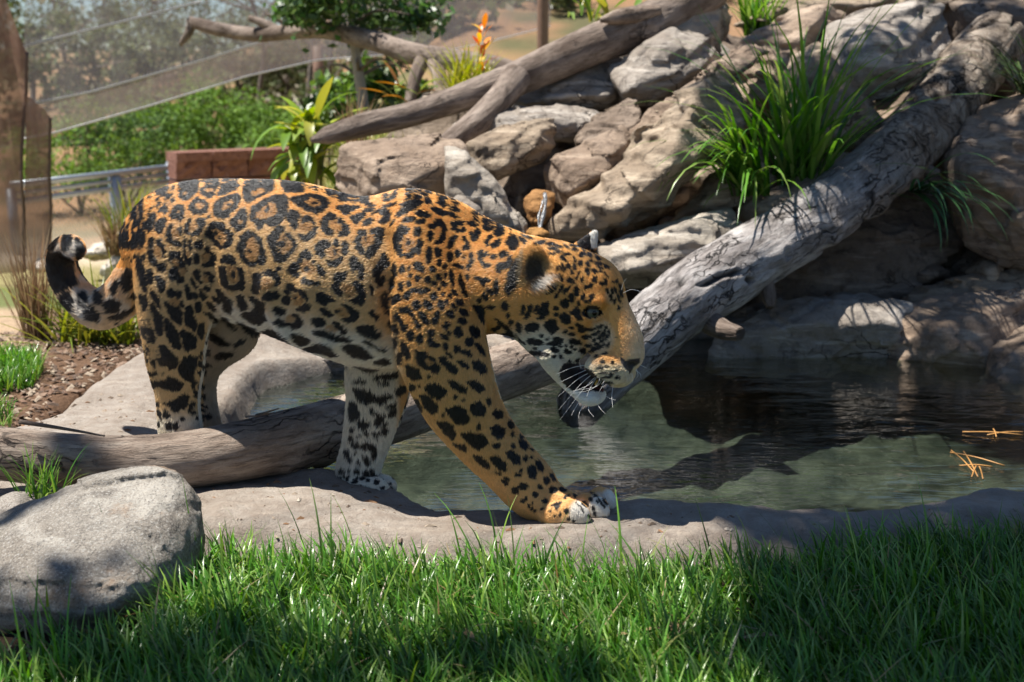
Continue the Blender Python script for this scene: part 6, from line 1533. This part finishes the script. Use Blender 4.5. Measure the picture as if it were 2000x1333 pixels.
L e 350,300,45,13,-40
L e 400,330,14,35,25
L e 440,260,12,40,15
L e 460,360,14,40,20
L e 420,450,16,30,40
L e 370,480,30,12,-30
L e 470,450,14,30,20
L e 290,330,40,14,-20
L e 480,310,10,35,10
M d 410,0 690,0 700,100 620,180 560,180 470,120
M d 700,130 850,50 1000,40 980,200 920,380 840,380 740,300 690,200
M d 290,30 350,60 400,200 450,260 400,320 330,290 300,150
M d 440,400 520,320 640,340 790,440 720,560 600,570 480,480
M d 330,420 400,530 480,720 440,740 370,600
M d 510,780 640,710 800,610 890,650 870,740 810,860 640,940 580,870
M d 440,830 480,850 550,1000 550,1100 500,1050 450,930
M e 490,1160,30,40
M d 600,1120 680,1090 710,1180 660,1250 610,1210
M e 765,1045,45,45
M d 1040,60 1130,40 1290,110 1150,160
M d 1010,230 1080,210 1200,190 1170,280 1100,320
M e 1095,490,60,65
M e 1000,410,20,30
M e 985,600,35,60
M e 1060,670,42,48
M e 1140,660,35,50
M e 960,790,30,38
M e 1080,810,50,26
M e 1170,840,30,30
M e 1100,900,55,30,15
M e 950,940,50,38
M e 1140,1000,70,28,10
M e 1020,1030,30,38
M e 1230,1010,40,50
M e 950,430,30,100
M e 900,850,30,90,15
M e 1100,1080,30,25
T d 45,210 120,190 190,230 195,330 230,400 200,420 110,460 70,400 45,300
T d 40,110 90,85 110,120 80,190 40,200
T d 130,100 180,90 190,140 160,190 130,180
T d 210,110 270,150 275,220 230,245 195,200
T d 135,460 180,440 210,500 210,555 170,550 130,500
T e 265,490,38,50,-20
T d 270,560 320,510 370,570 360,610 290,595
T e 360,470,30,40
T d 385,510 440,465 490,490 480,540 410,560
T d 430,420 470,350 490,360 470,430 440,445
T d 500,340 530,280 560,300 555,400 520,430 490,390
T d 420,580 510,540 570,510 560,540 490,590 430,595
T d 530,455 570,430 590,470 560,480
'''
# photograph position of every skin point; the far side carries the mirrored coat
far = (JB @ jn.T)[1] < -0.15
jm = jv.copy(); lm = 0.0
jm[far, 1] = -jm[far, 1]
PXY = proj(jm @ JB + JC)
PW = PXY + np.stack([fbm(jv * 130, 3), fbm(jv * 130 + 50, 3)], 1) * 2.2      # ragged fur edges
ptop = np.interp(PXY[:, 0], [230, 260, 300, 360, 450, 560, 640, 700, 780, 850, 950, 1060, 1160, 1230], [520, 470, 400, 362, 352, 355, 370, 390, 375, 385, 435, 475, 500, 600])
down = PXY[:, 1] - ptop
PW[:, 1] = np.where((PXY[:, 0] > 255) & (PXY[:, 0] < 1000), np.maximum(PW[:, 1], ptop + 10 + 9 * fbm(jv * 34 + 8, 2)), PW[:, 1])          # spots run over the back and round the rump
xl_ = np.interp(PXY[:, 1], [440, 480, 520, 560, 600, 650, 700, 760, 800, 830], [276, 266, 266, 275, 283, 290, 302, 313, 320, 326]); rim_ = (PXY[:, 0] < 335) & (PXY[:, 1] > 430) & ((PXY[:, 1] < 505) | (PXY[:, 1] > 625)) & (PXY[:, 0] > 225)
PW[:, 0] = np.where(rim_, np.maximum(PW[:, 0], xl_ + 12 + 10 * fbm(jv * 34 + 3, 2)), PW[:, 0])
ORANGE = np.array([.82, .43, .125]); TAN = np.array([.70, .485, .235]); CREAM = np.array([.80, .72, .56]); WHITE = np.array([.86, .82, .74]); BLACK = np.array([.012, .0105, .010])
X, Y_ = PXY[:, 0], PXY[:, 1]
base = mixc(np.broadcast_to(ORANGE, jv.shape), TAN, sstep(20, 120, down) * (1 - sstep(730, 800, X)) * 0.9 + sstep(600, 720, Y_) * 0.35 * sstep(700, 760, X))
belly = np.interp(X, [250, 380, 440, 520, 600, 680, 740, 770], [900, 640, 588, 602, 625, 642, 655, 665])
white = sstep(-30, 34, Y_ - belly + fbm(jv * 40, 2) * 10) * (1 - sstep(765, 785, X)) * sstep(395, 420, X)
base = mixc(base, CREAM * 0.5 + WHITE * .5, white)
chk = np.interp(X, [960, 1000, 1060, 1120, 1165, 1200], [650, 636, 622, 650, 700, 735])
base = mixc(base, CREAM, sstep(-12, 40, Y_ - chk) * sstep(955, 985, X) * ((Y_ < 745) | (X > 1085)) * (Y_ < 850) * (X < 1190))
base = mixc(base, WHITE, sstep(745, 760, Y_) * (X > 1085) * (Y_ < 830))                                   # chin
base = mixc(base, CREAM, sstep(640, 715, X * 0 + Y_) * 0)                                                 # (kept warm)
farleg = (X < 800) & (Y_ > 715) & (X > 640)
base[farleg] = mixc(base[farleg], CREAM * .85, 1 - sstep(-30, 40, X[farleg] - np.interp(Y_[farleg], [720, 800, 860, 930], [770, 735, 705, 660])))
for cx_, cy_, ax_, ay_ in ((1132, 1004, 20, 27), (1170, 993, 20, 30), (1190, 978, 15, 24)):
    base = mixc(base, WHITE, .92 * (1 - sstep(.5, 1.5, ((X - cx_) / ax_) ** 2 + ((Y_ - cy_) / ay_) ** 2)) * (Y_ > 930))
base = mixc(base, CREAM, sstep(1060, 1120, X) * sstep(1000, 1025, Y_) * .6); base = mixc(base, CREAM, ((X > 640) & (X < 790)) * sstep(925, 955, Y_) * .8)
base = mixc(base, CREAM, (X < 470) * sstep(790, 830, Y_)); 
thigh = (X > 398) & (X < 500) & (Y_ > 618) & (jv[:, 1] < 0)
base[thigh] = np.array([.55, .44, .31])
tailm = ((X < 255) & (Y_ < 640) & (Y_ > 525)) | (X < 185)
base = mixc(base, WHITE * .8, tailm * (0.35 + 0.5 * sstep(0.0, 0.3, fbm(jv * 22, 2))))
muz = sstep(-30, 26, X - np.interp(Y_, [560, 600, 640, 700, 730], [1200, 1192, 1190, 1204, 1216])) * sstep(560, 600, Y_) * (Y_ < 720); base = mixc(base, mixc(np.broadcast_to(ORANGE, jv.shape), CREAM, sstep(1200, 1252, X) * .55 + sstep(640, 700, Y_) * .15), muz * .9)
pad = ((X - 1202) / 50) ** 2 + ((Y_ - 732) / 30) ** 2; base = mixc(base, CREAM * np.array([1, .93, .8]), (1 - sstep(.5, 1.1, pad)) * sstep(700, 722, Y_) * (Y_ < 768))
cheekp = ((X - 1174) / 30) ** 2 + ((Y_ - 660) / 36) ** 2; base = mixc(base, CREAM, (1 - sstep(.2, 1.2, cheekp)) * .6)
undereye = ((X - 1172) / 20) ** 2 + ((Y_ - 634) / 13) ** 2; base = mixc(base, WHITE * .8, (1 - sstep(.2, 1.4, undereye)) * (.10 + .3 * sstep(0, .3, fbm(jv * 120, 2))))
overeye = ((X - 1192) / 12) ** 2 + ((Y_ - 580) / 16) ** 2; base = mixc(base, CREAM, (1 - sstep(.2, 1.4, overeye)) * .35)
base = base * (1 + 0.10 * fbm(jv * 60, 3))[:, None]
BROWN = np.array([.46, .235, .075])
dark = np.zeros(len(jv)); brown = np.zeros(len(jv))
order = np.argsort(PW[:, 0]); SX = PW[order, 0]
for line in SPOTS.strip().splitlines():
    k, ty, rest = line.split(' ', 2); ox, oy, s = TILES[k]
    if ty in 'ef':
        a = [float(q) for q in rest.split(',')]; u, v, ru, rv = a[:4]; ru, rv = max(ru, 2.7 * s), max(rv, 2.7 * s); an = R(a[4]) if len(a) > 4 else 0.0
        lo, hi = ox + (u - max(ru, rv) - 20) / s, ox + (u + max(ru, rv) + 20) / s
        i = order[np.searchsorted(SX, lo):np.searchsorted(SX, hi)]
        d = PW[i] - np.array([ox + u / s, oy + v / s]); c, n = math.cos(an), math.sin(an)
        q = np.stack([d[:, 0] * c + d[:, 1] * n, -d[:, 0] * n + d[:, 1] * c], 1) / np.array([ru / s, rv / s])
        l = np.sqrt((q ** 2).sum(1)); sd = (l - 1) * min(ru, rv) / s - .5
    else:
        V = np.array([[float(z) for z in q.split(',')] for q in rest.split()]) / s + np.array([ox, oy])
        i = order[np.searchsorted(SX, V[:, 0].min() - 3):np.searchsorted(SX, V[:, 0].max() + 3)]
        i = i[(PW[i, 1] > V[:, 1].min() - 3) & (PW[i, 1] < V[:, 1].max() + 3)]
        sd = poly_sd(PW[i], V) - (1.0 if ty == 'd' else -.2)
    m = 1 - sstep(-1.0, 1.3, sd)
    if ty in 'de': dark[i] = np.maximum(dark[i], m); brown[i] *= 1 - m * (ty == 'e')
    else: dark[i] *= 1 - m; brown[i] = np.maximum(brown[i], m)
base = mixc(base, BROWN * (1 + .25 * fbm(jv * 90, 2))[:, None], brown * 0.75)
speck = sstep(.42, .60, fbm(jv * 170, 2)) * brown; dark = np.maximum(dark, speck * .7)
# the half of the hind parts and back the photograph does not show: mirrored coat above does it
dark = np.maximum(dark, muz * .75 * sstep(.52, .72, fbm(jv * 150 + 20, 2)) * (1 - sstep(1215, 1240, X)))
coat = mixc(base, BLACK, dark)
def ellmask(cx, cy, rx, ry, an=0, soft=.25):
    d = PW - np.array([cx, cy]); c, n = math.cos(R(an)), math.sin(R(an))
    l = np.sqrt(((d[:, 0] * c + d[:, 1] * n) / rx) ** 2 + ((-d[:, 0] * n + d[:, 1] * c) / ry) ** 2); return 1 - sstep(1 - soft, 1 + soft, l)
# ear: black rim behind, dark hollow, pale tufts in front
near = ~far
em = ellmask(1005, 538, 13, 36, 12) * near; coat = mixc(coat, BLACK, em)
em = ellmask(1044, 530, 24, 36, 8, .45) * near; coat = mixc(coat, np.array([.06, .043, .03]), em)
em = ellmask(1016, 520, 5, 34, 8, .4) * near; coat = mixc(coat, np.array([.30, .22, .12]), em * .8)
em = ellmask(1020, 553, 9, 10, 0) * near; coat = mixc(coat, np.array([.42, .26, .10]), em * .9)
em = ellmask(1066, 556, 26, 10, -35, .4) * near; coat = mixc(coat, WHITE * .9, em * .85)
em = ellmask(1072, 525, 12, 14, 0, .5) * near; coat = mixc(coat, np.array([.42, .28, .13]), em * .6)
ef = (X > 1128) & (Y_ < 486); coat = np.where(ef[:, None], mixc(coat, np.where((X > 1152 + (Y_ - 447) * .05)[:, None], WHITE, BLACK * 2), np.ones(len(X))), coat)
# nose leather, lips and the inside of the mouth
lx = ox_ = None
NOSE = np.array([[1212, 697], [1222, 704], [1236, 701], [1250, 699], [1250, 709], [1238, 718], [1231, 729], [1228, 733], [1226, 726], [1217, 716], [1212, 709]], float)
ns = 1 - sstep(-1, 1, poly_sd(PXY, NOSE)); coat = mixc(coat, np.array([.055, .048, .047]), ns * (X > 1200))
MOUTH = np.array([[1091, 728], [1099, 713], [1110, 708], [1128, 708], [1140, 716], [1160, 727], [1168, 737], [1180, 747], [1194, 752], [1196, 760], [1184, 765], [1170, 766], [1150, 766], [1134, 765], [1118, 764], [1104, 756], [1095, 742]], float)
ms = 1 - sstep(-1, 1.5, poly_sd(PW, MOUTH)); coat = mixc(coat, np.array([.016, .013, .013]), ms * (X > 1080) * (X < 1215))
coat = np.clip(coat, 0.004, .92)

jag = empty('jaguar', JC * np.array([1, 1, 0]), 'golden jaguar with black rosettes striding past the fallen log along the pool edge, mouth open', 'jaguar')
fm = Mat('skin'); cN = fm.noise(fm.coord(), 300, 3)
fm.bsdf(fm.attr('Col'), 0.55, fm.bump(cN, .4, .004), 0.35)
body = obj('body', JW, jf, fm.m, jag); fattr(body, 'Col', coat)
# which way the fur lies
gro = -0.85 * JF[None] - 0.45 * JZ[None] + 0 * JW
lg = sstep(660, 760, Y_) * ((X < 480) | ((X > 640) & (X < 1230))); lg[(X > 960) & (Y_ < 850)] = 0
gro = mixc(gro, -JZ + .0 * JF, lg)
headm = sstep(985, 1040, X) * (Y_ < 830) * ((Y_ < 745) | (X > 1085))
nose_w = JB.T @ JP(1246, 700, .045) + JC
hd = JW - nose_w; hd /= np.linalg.norm(hd, axis=1)[:, None]
gro = mixc(gro, hd, headm)
TC = np.array([JB.T @ JP(a, b, c) + JC for a, b, c, d in TAIL]); TC = spline(TC, 5); TD = np.gradient(TC, axis=0); TD /= np.linalg.norm(TD, axis=1)[:, None]
ti = np.where(X < 275)[0]
if len(ti): gro[ti] = TD[np.argmin(((JW[ti][:, None] - TC[None]) ** 2).sum(2), 1)]
gro = gro - jn * (gro * jn).sum(1)[:, None]; gro /= np.linalg.norm(gro, axis=1)[:, None] + 1e-9
near_f = ~far
flen = 0.0082 + 0.009 * white + .007 * tailm + .004 * (X < 300)
flen = np.where(headm > .5, .0065, flen); flen = np.where(muz > .5, .0032, flen); flen = np.where((Y_ > 925) & (X > 630), .0045, flen); flen = np.where(ellmask(1064, 556, 30, 16, -35) * near_f > .3, .018, flen)
flen = np.where((Y_ > 745) & (X > 1085) & (Y_ < 830), .0055, flen)
flen = np.where(((X > 735) & (X < 775) & (Y_ > 560) & (Y_ < 740)), .016, flen)
flen = np.where((ns > .3) & (X > 1200) | (ms > .4) & (X > 1080) & (X < 1215), 0, flen)
flen = np.where(ellmask(1156, 610, 20, 13) > .5, 0, flen)
NF = 440000
tri = jf[:, :3]; A = np.linalg.norm(np.cross(JW[jf[:, 2]] - JW[jf[:, 0]], JW[jf[:, 3]] - JW[jf[:, 1]]), axis=1)
A = A * (1 + 1.2 * (jn[jf[:, 0]] @ JN > -.3)); pk = rng.choice(len(jf), NF, p=A / A.sum())
u, v = rng.random(NF)[:, None], rng.random(NF)[:, None]; q = jf[pk]
root = (JW[q[:, 0]] * (1 - u) + JW[q[:, 1]] * u) * (1 - v) + (JW[q[:, 3]] * (1 - u) + JW[q[:, 2]] * u) * v
vi = q[np.arange(NF), np.where(v[:, 0] < .5, np.where(u[:, 0] < .5, 0, 1), np.where(u[:, 0] < .5, 3, 2))]
L = flen[vi] * rng.uniform(.6, 1.25, NF); keep = L > .001; root, vi, L = root[keep], vi[keep], L[keep]; NF = len(L)
cl = fbm(root * 55, 2)[:, None] * .35
d0 = gro[vi] + rng.normal(0, .11, (NF, 3)) + np.cross(jn[vi], gro[vi]) * cl; d0 /= np.linalg.norm(d0, axis=1)[:, None]
nn = jn[vi]; root = root - d0 * (L * .42)[:, None]
p1 = root + (d0 * .30 + nn * .16) * L[:, None]; p2 = root + (d0 * .66 + nn * .25) * L[:, None]; p3 = root + (d0 * 1.0 + nn * .26) * L[:, None]
pts = np.stack([root - nn * .001, p1, p2, p3], 1); org = np.array(jag.location)
hc = bpy.data.hair_curves.new('fur'); hc.add_curves([4] * NF)
hc.attributes['position'].data.foreach_set('vector', (pts.reshape(-1, 3) - org).astype(np.float32).ravel())
ra = hc.attributes.get('radius') or hc.attributes.new('radius', 'FLOAT', 'POINT')
ra.data.foreach_set('value', np.tile(np.array([.0005, .00048, .00038, .00012], np.float32), NF))
hcol = np.ones((NF, 4), np.float32); hcol[:, :3] = np.clip(coat[vi] * rng.uniform(.86, 1.14, NF)[:, None], .004, .9)
ca = hc.attributes.new('Col', 'FLOAT_COLOR', 'CURVE'); ca.data.foreach_set('color', hcol.ravel())
fur = bpy.data.objects.new('fur', hc); COL.objects.link(fur); fur.parent = jag; fur['kind'] = 'stuff'
hm = Mat('fur'); hm.bsdf(hm.attr('Col'), 0.36, None, 0.6); hc.materials.append(hm.m)
# eye
EW = JB.T @ EYE_C + JC
def uvsphere(c, r, nu=32, nv=20, ax=None):
    a = np.linspace(0, 2 * np.pi, nu, endpoint=False); b = np.linspace(0, np.pi, nv)
    d = np.stack([np.sin(b)[:, None] * np.cos(a)[None], np.sin(b)[:, None] * np.sin(a)[None], np.cos(b)[:, None] + 0 * a[None]], -1).reshape(-1, 3)
    if ax is not None:
        M = np.array(Vector(ax).to_track_quat('Z', 'Y').to_matrix()); d = d @ M.T
    i = np.arange(nv - 1)[:, None] * nu; j = np.arange(nu)[None]; k = (j + 1) % nu
    return np.asarray(c) + np.asarray(r) * d, np.stack([i + j, i + nu + j, i + nu + k, i + k], -1).reshape(-1, 4).tolist()
gz = JF * .55 + JN * .80 + JZ * .02; gz /= np.linalg.norm(gz)
em_ = Mat('eye'); dt = em_.attr('ang', 'Fac')
ec = em_.ramp(dt, [(0.0, (.004, .004, .004)), (.115, (.004, .004, .004)), (.14, (.085, .085, .06)), (.30, (.115, .115, .085)), (.38, (.03, .027, .02)), (.45, (.015, .012, .01)), (1, (.02, .015, .013))])
q_ = em_.bsdf(ec, .10, None, .25); q_.inputs['Coat Weight'].default_value = .12; q_.inputs['Coat Roughness'].default_value = .02
v, f = uvsphere(EW, EYE_R, 40, 40, gz); eye = obj('eye', v, f, em_.m, jag)
fattr(eye, 'ang', np.arccos(np.clip((v - EW) @ gz / EYE_R, -1, 1)) / (np.pi / 2) * .62)
EW2 = EW - 2 * ((EW - JC) @ JN - .025) * JN; gz2 = gz - 2 * (gz @ JN) * JN
v, f = uvsphere(EW2, EYE_R, 24, 20, gz2); eye2 = obj('eye', v, f, em_.m, jag); fattr(eye2, 'ang', np.arccos(np.clip((v - EW2) @ gz2 / EYE_R, -1, 1)) / (np.pi / 2) * .62)
# tooth, tongue, whiskers
mlin = plain('mouth_lining', (.03, .016, .015), .45)
v, f = uvsphere(np.zeros(3), 1.0, 24, 14); mc = JP(1142, 741, .03); o = obj('mouth_lining', (mc + v * np.array([jr(1142, 741, .03, 44), .026, jr(1142, 741, .03, 21)])) @ JB + JC, f, mlin, jag)
wt = Mat('whisker'); wt.bsdf((.85, .84, .80), .35)
tm = plain('tooth', (.55, .33, .06), .35)
v, f = tube(JB.T @ JP(1166, 752, .062) + JC + np.linspace(0, 1, 5)[:, None] * np.array([0, 0, .012]), [.0055, .005, .004, .0025, .0006], 10); obj('tooth', v, f, tm, jag)
tp = spline(np.array([JB.T @ JP(a, b, .045) + JC for a, b in ((1118, 752), (1138, 760), (1162, 763), (1178, 765))]), 4)
v, f = tube(tp, np.linspace(.012, .006, len(tp)), 12); obj('tongue', v, f, plain('tongue', (.12, .035, .03), .4), jag)
WH = '''1152 713;1120 718;1085 732 | 1160 716;1125 732;1092 748 | 1166 722;1130 740;1090 775 | 1166 724;1135 750;1092 800 | 1172 728;1140 760;1094 820 | 1170 730;1150 752;1110 768
1178 726;1160 758;1116 770 | 1180 732;1165 755;1118 764 | 1182 720;1172 738;1170 745 | 1186 735;1178 752;1170 766 | 1190 728;1182 742;1175 752 | 1164 740;1152 760;1146 775
1198 750;1195 775;1197 797 | 1238 722;1250 730;1252 740 | 1242 718;1246 734;1240 742 | 1234 730;1236 746;1230 750 | 1248 712;1256 716;1264 720 | 1232 735;1228 748;1222 748
1130 787;1122 800;1116 812 | 1150 790;1150 802;1160 815 | 1165 786;1172 798;1182 808 | 1140 789;1132 806;1130 818 | 1178 770;1190 778;1202 782 | 1218 572;1235 566;1262 574 | 1214 566;1218 552;1224 544'''
for seg in WH.replace('\n', '|').split('|'):
    P = [tuple(float(z) for z in q.split()) for q in seg.strip().split(';')]
    far_w = P[0][0] > 1225
    W = np.array([JB.T @ JP(a, b, (.05 if far_w else .075) + (0 if far_w else .022) * i) + JC for i, (a, b) in enumerate(P)])
    c = spline(W, 6); v, f = tube(c, np.linspace(.00062, .00016, len(c)), 5, False); obj('whisker', v, f, wt.m, jag)
